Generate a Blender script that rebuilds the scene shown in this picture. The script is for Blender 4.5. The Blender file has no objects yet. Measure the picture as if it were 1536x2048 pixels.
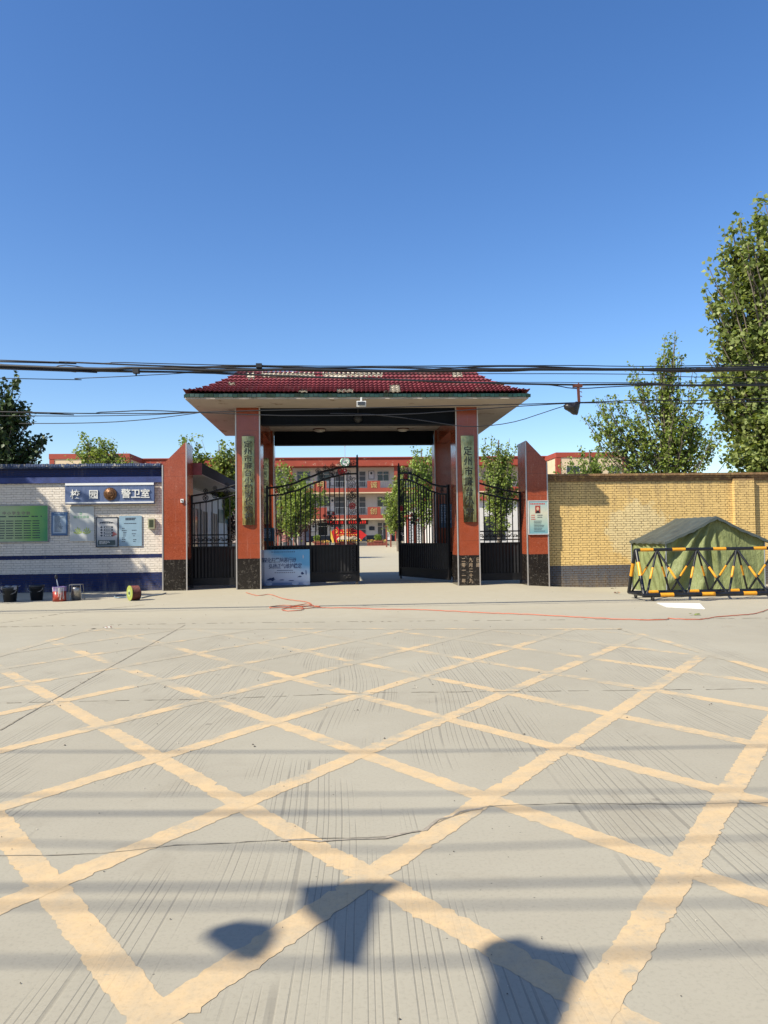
import bpy, bmesh, math, random
import numpy as np
from mathutils import Vector, Matrix
random.seed(7)
RNG = np.random.default_rng(11)
SC = bpy.context.scene
COL = SC.collection

# ------------------------------------------------------------------ camera
FPX = 1500.0
CH = 1.4
PSI, TH, RHO = math.atan(96/1500), math.atan(48.4/1500), .0133
r0 = Vector((math.cos(PSI), -math.sin(PSI), 0))
fw = Vector((math.sin(PSI)*math.cos(TH), math.cos(PSI)*math.cos(TH), math.sin(TH)))
u0 = r0.cross(fw)
cr = math.cos(RHO)*r0 - math.sin(RHO)*u0
cu = math.cos(RHO)*u0 + math.sin(RHO)*r0
cam_d = bpy.data.cameras.new('camera')
cam = bpy.data.objects.new('camera', cam_d)
COL.objects.link(cam)
cam_d.sensor_fit = 'VERTICAL'
cam_d.sensor_height = 36
cam_d.lens = 36*FPX/2048
cam_d.clip_start = .05
cam_d.clip_end = 3000
m = Matrix((cr, cu, -fw)).transposed().to_4x4()
m.translation = (0, 0, CH)
cam.matrix_world = m
SC.camera = cam

# ------------------------------------------------------------------ light
SUN = Vector((-1.70, -1.0, 1.83)).normalized()
w = bpy.data.worlds.new('World')
SC.world = w
w.use_nodes = True
nt = w.node_tree
sky = nt.nodes.new('ShaderNodeTexSky')
sky.sky_type = 'NISHITA'
sky.sun_disc = False
sky.sun_elevation = math.asin(SUN.z)
sky.sun_rotation = math.atan2(SUN.x, SUN.y)
sky.air_density = 1.0
sky.dust_density = .6
sky.ozone_density = 2.2
bg = nt.nodes['Background']
bg.inputs['Strength'].default_value = .081
hs = nt.nodes.new('ShaderNodeHueSaturation')
hs.inputs['Hue'].default_value = .508
hs.inputs['Saturation'].default_value = 1.26
hs.inputs['Value'].default_value = 1.33
nt.links.new(sky.outputs[0], hs.inputs['Color'])
nt.links.new(hs.outputs[0], bg.inputs['Color'])
sl = bpy.data.lights.new('sun', 'SUN')
sl.energy = 5.0
sl.angle = math.radians(.53)
sl.color = (1.0, .915, .75)
so = bpy.data.objects.new('sun', sl)
so.rotation_euler = SUN.to_track_quat('Z', 'Y').to_euler()
so.location = (0, 0, 50)
COL.objects.link(so)
SC.view_settings.view_transform = 'Standard'
SC.view_settings.look = 'None'
SC.view_settings.gamma = 1
SC.view_settings.exposure = .82

# ------------------------------------------------------------------ measuring helpers
def ray(px, py):
    return fw*FPX + cr*(px-768) + cu*(1024-py)
def sm(a, b, x):
    t = min(1, max(0, (x-a)/(b-a)))
    return t*t*(3-2*t)
def gz(x, y):
    return -.13*sm(4.6, 7.2, x)*sm(15.6, 19.5, y)*(1-sm(24, 30, y)) + .26*sm(30, 92, y) 
def PG(px, py):
    d = ray(px, py)
    z = 0
    for i in range(6):
        t = (z-CH)/d.z
        p = Vector((0, 0, CH)) + d*t
        z = gz(p.x, p.y)
    return p
def PY(px, py, Y):
    d = ray(px, py)
    return Vector((0, 0, CH)) + d*(Y/d.y)

# ------------------------------------------------------------------ materials
def nodes_of(name, rough=.6, metal=0, spec=.5):
    m = bpy.data.materials.new(name)
    m.use_nodes = True
    n = m.node_tree.nodes
    b = n['Principled BSDF']
    b.inputs['Roughness'].default_value = rough
    b.inputs['Metallic'].default_value = metal
    b.inputs['Specular IOR Level'].default_value = spec
    return m, n, m.node_tree.links, b
def noise(n, l, vec, scale, detail=4, rough=.55, dist=0):
    t = n.new('ShaderNodeTexNoise')
    t.inputs['Scale'].default_value = scale
    t.inputs['Detail'].default_value = detail
    t.inputs['Roughness'].default_value = rough
    t.inputs['Distortion'].default_value = dist
    if vec: l.new(vec, t.inputs['Vector'])
    return t.outputs['Fac']
def ramp(n, l, fac, stops, interp='LINEAR'):
    r = n.new('ShaderNodeValToRGB')
    r.color_ramp.interpolation = interp
    e = r.color_ramp.elements
    while len(e) < len(stops): e.new(.5)
    for i, (p, c) in enumerate(stops):
        e[i].position = p
        e[i].color = (c[0], c[1], c[2], 1) if hasattr(c, '__len__') else (c, c, c, 1)
    l.new(fac, r.inputs['Fac'])
    return r.outputs['Color']
def mix(n, l, fac, a, b, mode='MIX'):
    x = n.new('ShaderNodeMixRGB')
    x.blend_type = mode
    for s, v in (('Fac', fac), ('Color1', a), ('Color2', b)):
        if isinstance(v, (int, float)): x.inputs[s].default_value = v if s == 'Fac' else (v, v, v, 1)
        elif isinstance(v, tuple): x.inputs[s].default_value = (*v[:3], 1)
        else: l.new(v, x.inputs[s])
    return x.outputs['Color']
def mth(n, l, op, a, b=0, c=0):
    x = n.new('ShaderNodeMath')
    x.operation = op
    for i, v in enumerate((a, b, c)):
        if isinstance(v, (int, float)): x.inputs[i].default_value = v
        else: l.new(v, x.inputs[i])
    return x.outputs[0]
def coord(n, l, perm=None, sc=(1, 1, 1)):
    t = n.new('ShaderNodeTexCoord').outputs['Object']
    s = n.new('ShaderNodeSeparateXYZ')
    l.new(t, s.inputs[0])
    if perm is None: return t, s
    c = n.new('ShaderNodeCombineXYZ')
    for i, k in enumerate(perm):
        l.new(mth(n, l, 'MULTIPLY', s.outputs[k], sc[i]), c.inputs[i])
    return c.outputs[0], s
def bump(n, l, b, h, strength=.4, dist=.01):
    x = n.new('ShaderNodeBump')
    x.inputs['Strength'].default_value = strength
    x.inputs['Distance'].default_value = dist
    l.new(h, x.inputs['Height'])
    l.new(x.outputs[0], b.inputs['Normal'])
def pm(name, col, rough=.6, metal=0, var=.15, scale=6, bmp=0, bscale=40, spec=.5, dirt=None, dirt_at=.6):
    m, n, l, b = nodes_of(name, rough, metal, spec)
    v, s = coord(n, l)
    f = noise(n, l, v, scale)
    c = ramp(n, l, f, [(.25, tuple(k*(1-var) for k in col)), (.75, tuple(min(1, k*(1+var)) for k in col))])
    if dirt:
        f2 = noise(n, l, v, scale*.6, 6, .7)
        c = mix(n, l, ramp(n, l, f2, [(dirt_at, 0), (dirt_at+.06, 1)]), c, dirt)
    l.new(c, b.inputs['Base Color'])
    if bmp: bump(n, l, b, noise(n, l, v, bscale), bmp, .01)
    return m

M = {}
def m_concrete(name, paint=False):
    m, n, l, b = nodes_of(name, .85, 0, .3)
    v, s = coord(n, l)
    big = noise(n, l, v, .35, 5, .6)
    fine = noise(n, l, v, 60, 3, .7)
    mid = noise(n, l, v, 3.2, 6, .65)
    base = ramp(n, l, big, [(.3, (.365, .336, .262)), (.7, (.445, .417, .332))])
    base = mix(n, l, .22, base, mix(n, l, mid, (.32, .294, .228), (.51, .477, .385)), 'MIX')
    base = mix(n, l, .75, base, ramp(n, l, fine, [(.25, .80), (.5, 1), (.8, 1.0)]), 'MULTIPLY')
    # specks
    vo = n.new('ShaderNodeTexVoronoi'); vo.inputs['Scale'].default_value = 9; l.new(v, vo.inputs['Vector'])
    spk = ramp(n, l, vo.outputs['Distance'], [(.02, .25), (.045, 1)])
    base = mix(n, l, .8, base, spk, 'MULTIPLY')
    st = ramp(n, l, noise(n, l, v, .9, 7, .68, .6), [(.56, 0), (.70, .35)])
    base = mix(n, l, st, base, (.25, .215, .16))
    vo2 = n.new('ShaderNodeTexVoronoi'); vo2.inputs['Scale'].default_value = 1.6; l.new(v, vo2.inputs['Vector'])
    base = mix(n, l, ramp(n, l, mth(n, l, 'ADD', vo2.outputs['Distance'], mth(n, l, 'MULTIPLY', fine, .06)), [(.045, .55), (.08, 0)]), base, (.16, .14, .115))
    # warmer, dustier apron near the gate
    ap = ramp(n, l, mth(n, l, 'ADD', s.outputs[1], mth(n, l, 'MULTIPLY', mid, 1.0)), [(0, 0), (1, 1)])
    apf = mth(n, l, 'SMOOTH_MIN', 1, mth(n, l, 'MAXIMUM', 0, mth(n, l, 'MULTIPLY', mth(n, l, 'SUBTRACT', s.outputs[1], 11.5), .35)), .1)
    base = mix(n, l, mth(n, l, 'MULTIPLY', apf, .75), base, mix(n, l, mid, (.44, .395, .29), (.50, .462, .355)))
    if paint:
        pc = mix(n, l, noise(n, l, v, 14, 5, .7), (.60, .435, .24), (.73, .55, .325))
        pc = mix(n, l, .5, pc, ramp(n, l, fine, [(.25, .72), (.5, 1), (.8, 1)]), 'MULTIPLY')
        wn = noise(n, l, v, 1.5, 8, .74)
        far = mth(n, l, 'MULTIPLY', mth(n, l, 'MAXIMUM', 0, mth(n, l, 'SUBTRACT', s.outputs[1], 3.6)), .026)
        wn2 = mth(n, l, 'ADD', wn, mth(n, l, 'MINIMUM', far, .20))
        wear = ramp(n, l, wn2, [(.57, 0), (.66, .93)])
        h2 = noise(n, l, v, 26, 4, .8)
        pc = mix(n, l, ramp(n, l, noise(n, l, v, 5, 8, .75), [(.40, 0), (.72, .65)]), pc, base)
        wear = mix(n, l, 1.0, wear, ramp(n, l, h2, [(.63, 0), (.67, .55)]), 'ADD')
        base = mix(n, l, wear, pc, base)
    # tined grooves, running roughly away from the camera, in swaths
    ang = math.radians(4)
    per = mth(n, l, 'SUBTRACT', mth(n, l, 'MULTIPLY', s.outputs[0], math.cos(ang)), mth(n, l, 'MULTIPLY', s.outputs[1], math.sin(ang)))
    cc = n.new('ShaderNodeCombineXYZ')
    wob = mth(n, l, 'MULTIPLY', noise(n, l, v, .16, 1), 1.0)
    pw = mth(n, l, 'ADD', per, wob)
    l.new(mth(n, l, 'MULTIPLY', pw, 9), cc.inputs[0]); l.new(mth(n, l, 'MULTIPLY', s.outputs[1], .05), cc.inputs[1])
    g1 = n.new('ShaderNodeTexNoise'); g1.noise_dimensions = '2D'; g1.inputs['Scale'].default_value = 1; g1.inputs['Detail'].default_value = 2
    l.new(cc.outputs[0], g1.inputs['Vector'])
    ph = mth(n, l, 'FRACT', mth(n, l, 'ADD', mth(n, l, 'MULTIPLY', pw, 27), mth(n, l, 'MULTIPLY', g1.outputs['Fac'], 3.2)))
    line = ramp(n, l, ph, [(0, 0), (.06, 1), (.17, 1), (.24, 0)])
    c2 = n.new('ShaderNodeCombineXYZ')
    l.new(mth(n, l, 'MULTIPLY', pw, 1.1), c2.inputs[0]); l.new(mth(n, l, 'MULTIPLY', s.outputs[1], .42), c2.inputs[1])
    sw = ramp(n, l, noise(n, l, c2.outputs[0], 1.0, 3, .6), [(.47, 0), (.53, 1)])
    gr = mth(n, l, 'MULTIPLY', line, sw)
    near = mth(n, l, 'SUBTRACT', 1, mth(n, l, 'MINIMUM', 1, mth(n, l, 'MAXIMUM', 0, mth(n, l, 'MULTIPLY', mth(n, l, 'SUBTRACT', s.outputs[1], 8), .3))))
    gr = mth(n, l, 'MULTIPLY', gr, near)
    if paint: gr = mth(n, l, 'MULTIPLY', gr, .12)
    base = mix(n, l, mth(n, l, 'MULTIPLY', gr, .36), base, (.13, .12, .10))
    l.new(base, b.inputs['Base Color'])
    hgt = mth(n, l, 'SUBTRACT', mth(n, l, 'MULTIPLY', fine, .25), gr)
    bump(n, l, b, hgt, .35, .004)
    return m
M['ground'] = m_concrete('road_concrete')
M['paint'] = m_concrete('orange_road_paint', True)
M['crack'] = pm('joint_dark', (.27, .235, .175), .95, var=.5, scale=20)
M['crack_pale'] = pm('joint_crumbled', (.33, .29, .23), .95, var=.35, scale=30)

def m_brick(name, bands, mortar_dark=.45, chips=None, perm=(0, 2, 1), stain=(.30, .22, .13), stop=1, worn=0, patch=None, sat=1):
    """painted brick; bands = [(z_top, colour)...] from the ground up"""
    m, n, l, b = nodes_of(name, .75, 0, .25)
    v, s = coord(n, l, perm)
    wob = noise(n, l, v, 5, 3)
    t = n.new('ShaderNodeTexBrick')
    vm = n.new('ShaderNodeVectorMath'); vm.operation = 'ADD'
    co = n.new('ShaderNodeCombineXYZ')
    l.new(mth(n, l, 'MULTIPLY', mth(n, l, 'SUBTRACT', noise(n, l, v, 7, 3), .5), .035), co.inputs[0])
    l.new(mth(n, l, 'MULTIPLY', mth(n, l, 'SUBTRACT', wob, .5), .022), co.inputs[1])
    l.new(v, vm.inputs[0]); l.new(co.outputs[0], vm.inputs[1])
    l.new(vm.outputs[0], t.inputs['Vector'])
    t.inputs['Scale'].default_value = 1
    t.inputs['Brick Width'].default_value = .255
    t.inputs['Row Height'].default_value = .0665
    t.inputs['Mortar Size'].default_value = .0075
    t.inputs['Mortar Smooth'].default_value = .25
    t.inputs['Color1'].default_value = (1, 1, 1, 1)
    t.inputs['Color2'].default_value = (.90, .90, .90, 1)
    t.inputs['Mortar'].default_value = (.9, .9, .9, 1)
    t.offset = .5
    t.squash = .5; t.squash_frequency = 2
    z = mth(n, l, 'ADD', s.outputs[2], mth(n, l, 'MULTIPLY', mth(n, l, 'SUBTRACT', noise(n, l, v, 12, 3), .5), .02))
    zmax = 4.0
    r = ramp(n, l, mth(n, l, 'DIVIDE', z, zmax), [(0 if i == 0 else bands[i-1][0]/zmax, bands[i][1]) for i in range(len(bands))], 'CONSTANT')
    c = mix(n, l, .5, r, ramp(n, l, noise(n, l, v, 1.6, 5, .65), [(.3, .85), (.7, 1.1)]), 'MULTIPLY')
    if patch:
        (px, pz, rx, rz, pc) = patch
        dx = mth(n, l, 'DIVIDE', mth(n, l, 'SUBTRACT', s.outputs[0], px), rx)
        dz = mth(n, l, 'DIVIDE', mth(n, l, 'SUBTRACT', s.outputs[2], pz), rz)
        d = mth(n, l, 'ADD', mth(n, l, 'MULTIPLY', dx, dx), mth(n, l, 'MULTIPLY', dz, dz))
        d = mth(n, l, 'ADD', d, mth(n, l, 'MULTIPLY', mth(n, l, 'SUBTRACT', noise(n, l, v, 3, 5, .7), .5), 2.4))
        c = mix(n, l, ramp(n, l, d, [(.0, .7), (.75, .6), (.95, 0)]), c, pc)
    c = mix(n, l, .9, c, t.outputs['Color'], 'MULTIPLY')
    v4, _ = coord(n, l, (0, 2, 1), (3, .5, 1))
    top = mth(n, l, 'MULTIPLY', mth(n, l, 'MAXIMUM', 0, mth(n, l, 'SUBTRACT', s.outputs[2], 1.9)), .22*stop)
    bot = mth(n, l, 'MULTIPLY', mth(n, l, 'MAXIMUM', 0, mth(n, l, 'SUBTRACT', .35, s.outputs[2])), .6)
    stn = ramp(n, l, mth(n, l, 'ADD', noise(n, l, v4, 1.6, 6, .7), mth(n, l, 'ADD', top, bot)), [(.58, 0), (.85, .55)])
    c = mix(n, l, stn, c, stain)
    # deep, broken joints, with their shadow put into the colour
    gap = mth(n, l, 'MULTIPLY', t.outputs['Fac'], ramp(n, l, noise(n, l, v, 9, 4, .7), [(.36, .22), (.56, 1)]))
    c = mix(n, l, mth(n, l, 'MULTIPLY', gap, mortar_dark), c, (.10, .055, .02))
    if chips:
        f = noise(n, l, v, 11, 5, .72)
        c = mix(n, l, ramp(n, l, f, [(chips[1], 0), (chips[1]+.03, 1)]), c, chips[0])
    l.new(c, b.inputs['Base Color'])
    hh = mth(n, l, 'SUBTRACT', mth(n, l, 'MULTIPLY', noise(n, l, v, 22, 4), .35), gap)
    bump(n, l, b, hh, .9, .012)
    return m
NAVY, WHITE = (.014, .028, .115), (.88, .80, .69)
M['blue_brick'] = m_brick('painted_brick_blue_white', [(.49, NAVY), (.89, WHITE), (1.0, NAVY), (2.95, WHITE), (9, (.018, .034, .13))], .36, ((.12, .06, .04), .68), stain=(.30, .27, .25), stop=0)
M['yellow_brick'] = m_brick('painted_brick_yellow', [(.50, (.115, .12, .135)), (2.86, (.86, .60, .235)), (9, (.36, .21, .085))], .85,
                            ((.42, .25, .09), .72), patch=(-2.4, 1.45, 1.0, .95, (.88, .74, .42)))
M['yellow_side'] = m_brick('painted_brick_yellow_side', [(.50, (.115, .12, .135)), (2.86, (.86, .60, .235)), (9, (.36, .21, .085))], .85, ((.42, .25, .09), .72), perm=(1, 2, 0))
M['coping_blue'] = pm('coping_blue_flaked', (.045, .075, .17), .8, var=.5, scale=14, bmp=.5, dirt=(.42, .40, .36), dirt_at=.55)

def m_granite():
    m, n, l, b = nodes_of('red_granite', .14, 0, .5)
    v, s = coord(n, l)
    f1 = noise(n, l, v, 55, 6, .75)
    f2 = noise(n, l, v, 2.2, 4)
    c = ramp(n, l, f1, [(.30, (.17, .030, .013)), (.5, (.34, .068, .027)), (.72, (.48, .14, .07))])
    c = mix(n, l, .5, c, ramp(n, l, f2, [(.3, .72), (.7, 1.1)]), 'MULTIPLY')
    # slab joints
    z = mth(n, l, 'FRACT', mth(n, l, 'DIVIDE', s.outputs[2], .62))
    j = mth(n, l, 'LESS_THAN', z, .012)
    c = mix(n, l, mth(n, l, 'MULTIPLY', j, .6), c, (.08, .03, .02))
    v3, _ = coord(n, l, (0, 1, 2), (14, 14, .9))
    c = mix(n, l, ramp(n, l, noise(n, l, v3, 1.5, 4, .7), [(.60, 0), (.78, .35)]), c, (.50, .30, .22))
    c = mix(n, l, ramp(n, l, noise(n, l, v, 30, 2, .5), [(.74, 0), (.76, .7)]), c, (.62, .52, .45))
    l.new(c, b.inputs['Base Color'])
    rr = ramp(n, l, noise(n, l, v, 7, 3), [(.3, .10), (.7, .24)])
    l.new(rr, b.inputs['Roughness'])
    return m
M['granite'] = m_granite()
def m_marble():
    m, n, l, b = nodes_of('black_marble', .15, 0, .5)
    v, s = coord(n, l)
    f = noise(n, l, v, 9, 7, .7, 1.5)
    d = mth(n, l, 'ABSOLUTE', mth(n, l, 'SUBTRACT', f, .52))
    vein = ramp(n, l, d, [(0, 1), (.012, 0)])
    g = ramp(n, l, noise(n, l, v, 13, 4), [(.50, 0), (.60, 1)])
    k = mth(n, l, 'MULTIPLY', vein, g)
    c = mix(n, l, k, (.012, .009, .008), (.38, .34, .28))
    l.new(c, b.inputs['Base Color'])
    return m
M['marble'] = m_marble()
M['alu'] = pm('edge_trim_metal', (.62, .58, .54), .35, .6, .1)
M['tile'] = pm('roof_tile_maroon', (.215, .040, .050), .6, 0, .35, 2.2, .15, 60, dirt=(.24, .10, .09), dirt_at=.58)
M['tile_under'] = pm('bare_roof_mortar', (.58, .52, .42), .9, 0, .25, 9, .5, 30)
M['tile_old'] = pm('old_green_tile_ends', (.012, .045, .032), .4, 0, .5, 8)
M['soffit'] = pm('peeling_soffit_plaster', (.50, .43, .36), .85, 0, .1, 2, .3, 12, dirt=(.23, .17, .11), dirt_at=.585)
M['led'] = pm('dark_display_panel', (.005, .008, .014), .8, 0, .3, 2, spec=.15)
M['iron'] = pm('black_gate_iron', (.006, .005, .006), .5, 0, .4, 12, .1, 60, .3)
M['iron_panel'] = pm('black_gate_sheet', (.007, .007, .009), .5, 0, .5, 5, .1, 30, .3, dirt=(.03, .03, .03), dirt_at=.72)
M['redpaint'] = pm('red_painted_flower', (.45, .02, .02), .5)
M['whitewall'] = pm('white_plaster', (.66, .64, .62), .85, 0, .06, 3)
M['cream'] = pm('cream_plaster', (.70, .55, .37), .85, 0, .08, 1.2)
M['school_red'] = pm('school_red_paint', (.33, .055, .030), .8, 0, .12, 1.0)
M['school_red_flaked'] = pm('flaking_red_parapet', (.33, .055, .030), .85, 0, .12, 1.2, dirt=(.55, .36, .27), dirt_at=.585)
M['slate'] = pm('dark_blue_plinth_paint', (.030, .042, .058), .7)
M['glass'] = pm('dark_window_glass', (.025, .030, .036), .08, 0, .3, .5)
M['door_grey'] = pm('grey_door', (.075, .085, .095), .5)
M['frame'] = pm('window_frame_pale', (.55, .55, .54), .5)
M['rail'] = pm('grey_balcony_rail', (.30, .32, .34), .5, .3)
M['gold'] = pm('gold_lettering', (.80, .62, .25), .35, .5)
M['paper'] = pm('notice_paper', (.62, .64, .68), .55)
M['ink'] = pm('dark_print', (.03, .045, .07), .7)
M['red_sign'] = pm('bright_red_board', (.58, .015, .012), .45)
M['yellow_sign'] = pm('yellow_print', (.85, .55, .08), .5)
M['brown_red'] = pm('red_brown_planter', (.22, .050, .032), .7)
M['stone'] = pm('grey_stone_block', (.33, .33, .32), .85, 0, .3, 12, .3)
M['wood'] = pm('brown_door', (.12, .065, .04), .6)
M['cable'] = pm('black_cable', (.010, .011, .014), .5)
M['rust'] = pm('rusty_bracket', (.13, .040, .025), .8, .2, .4, 30)
M['bag'] = pm('black_plastic_bag', (.014, .011, .010), .35, 0, .3, 20, .8, 30)
M['hose'] = pm('orange_hose', (.55, .13, .06), .5)
M['plastic_black'] = pm('dark_bucket_plastic', (.020, .024, .030), .4, 0, .3, 9)
M['tin'] = pm('tin_metal', (.42, .41, .39), .35, .8, .3, 20)
M['can_red'] = pm('paint_can_red', (.42, .045, .025), .4, 0, .3, 12, dirt=(.6, .55, .48), dirt_at=.57)
M['purple'] = pm('violet_paint_rim', (.30, .20, .42), .5)
M['lime'] = pm('lime_reel_disc', (.34, .38, .08), .45)
M['reelbrown'] = pm('brown_red_cable', (.16, .035, .025), .6, 0, .4, 60)
M['lightblue'] = pm('pale_blue_hose', (.22, .30, .36), .5)
M['white_board'] = pm('white_sheet', (.80, .81, .80), .6, 0, .04)
M['olive_box'] = pm('olive_meter_box', (.36, .36, .22), .5)
M['olive_dark'] = pm('meter_box_window', (.05, .06, .028), .3)
M['yellow_band'] = pm('barrier_yellow', (.82, .36, .018), .42, 0, .16, 14, .1, dirt=(.25, .13, .03), dirt_at=.72)
M['black_band'] = pm('barrier_black', (.012, .013, .016), .38, 0, .4, 14)
M['rubber'] = pm('castor_rubber', (.05, .045, .04), .7)
M['tent_roof'] = pm('dark_tarpaulin', (.062, .078, .074), .55, 0, .3, 3, .3, 25)
M['hedge'] = None

def m_tent():
    m, n, l, b = nodes_of('green_canvas', .6, 0, .35)
    v, s = coord(n, l)
    c = ramp(n, l, noise(n, l, v, 2.5, 4), [(.3, (.17, .20, .075)), (.7, (.25, .285, .12))])
    l.new(c, b.inputs['Base Color'])
    v2, _ = coord(n, l, (0, 1, 2), (3, 3, .9))
    h = mth(n, l, 'ADD', noise(n, l, v2, 2.2, 4, .6, .6), mth(n, l, 'MULTIPLY', noise(n, l, v, 9, 3), .25))
    bump(n, l, b, h, .8, .08)
    return m
M['canvas'] = m_tent()
def m_brass():
    m, n, l, b = nodes_of('polished_brass', .12, 1)
    v, s = coord(n, l)
    c = ramp(n, l, noise(n, l, v, 3, 4), [(.3, (.24, .18, .075)), (.7, (.52, .46, .25))])
    l.new(c, b.inputs['Base Color'])
    v2, _ = coord(n, l, (0, 1, 2), (9, 1, 1.3))
    bump(n, l, b, noise(n, l, v2, 1.3, 3, .5, 1.2), .28, .05)
    return m
M['brass'] = m_brass()
def m_signblue():
    m, n, l, b = nodes_of('blue_sign_face', .28, .2)
    v, s = coord(n, l, (0, 2, 1), (1, .12, 1))
    c = ramp(n, l, noise(n, l, v, 9, 5, .7), [(.3, (.085, .125, .26)), (.68, (.17, .215, .35))])
    l.new(c, b.inputs['Base Color'])
    return m
M['signblue'] = m_signblue()
def m_grad(name, stops, axis=0, lo=0, hi=1, rough=.35, nz=.0, ns=3):
    m, n, l, b = nodes_of(name, rough)
    v, s = coord(n, l)
    t = mth(n, l, 'DIVIDE', mth(n, l, 'SUBTRACT', s.outputs[axis], lo), hi-lo)
    if nz: t = mth(n, l, 'ADD', t, mth(n, l, 'MULTIPLY', mth(n, l, 'SUBTRACT', noise(n, l, v, ns, 3), .5), nz))
    l.new(ramp(n, l, t, stops), b.inputs['Base Color'])
    return m
def m_leaf(name, stops, trans=.35):
    m, n, l, b = nodes_of(name, .5, 0, .35)
    g = n.new('ShaderNodeNewGeometry')
    v, s = coord(n, l)
    f = mth(n, l, 'ADD', mth(n, l, 'MULTIPLY', g.outputs['Random Per Island'], .7), mth(n, l, 'MULTIPLY', noise(n, l, v, .9, 3), .5))
    c = ramp(n, l, f, stops)
    l.new(c, b.inputs['Base Color'])
    tr = n.new('ShaderNodeBsdfTranslucent')
    l.new(mix(n, l, 1, c, (1.0, 1.0, .45), 'MULTIPLY'), tr.inputs['Color'])
    mx = n.new('ShaderNodeMixShader')
    mx.inputs[0].default_value = trans
    l.new(b.outputs[0], mx.inputs[1]); l.new(tr.outputs[0], mx.inputs[2])
    l.new(mx.outputs[0], n['Material Output'].inputs[0])
    return m
M['leaf_big'] = m_leaf('broad_leaves_olive', [(.15, (.12, .175, .04)), (.55, (.24, .31, .08)), (.95, (.40, .45, .16))], .4)
M['leaf_green'] = m_leaf('fresh_green_leaves', [(.15, (.12, .20, .03)), (.55, (.24, .36, .07)), (.95, (.38, .48, .13))], .45)
M['leaf_light'] = m_leaf('light_green_leaves', [(.15, (.13, .21, .035)), (.55, (.26, .36, .075)), (.95, (.42, .50, .15))], .45)
M['leaf_shaded'] = m_leaf('shaded_green_leaves', [(.15, (.03, .055, .018)), (.55, (.05, .09, .03)), (.95, (.09, .14, .05))], .2)  # shade side of the crown is put into this leaf colour
M['leaf_red'] = m_leaf('red_shrub_leaves', [(.15, (.06, .015, .014)), (.55, (.13, .03, .025)), (.95, (.10, .09, .03))], .2)
M['bark'] = pm('grey_brown_bark', (.17, .14, .11), .9, 0, .3, 12, .6, 25)
M['flower'] = pm('yellow_orange_flowers', (.62, .40, .08), .6, 0, .4, 30)

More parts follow.
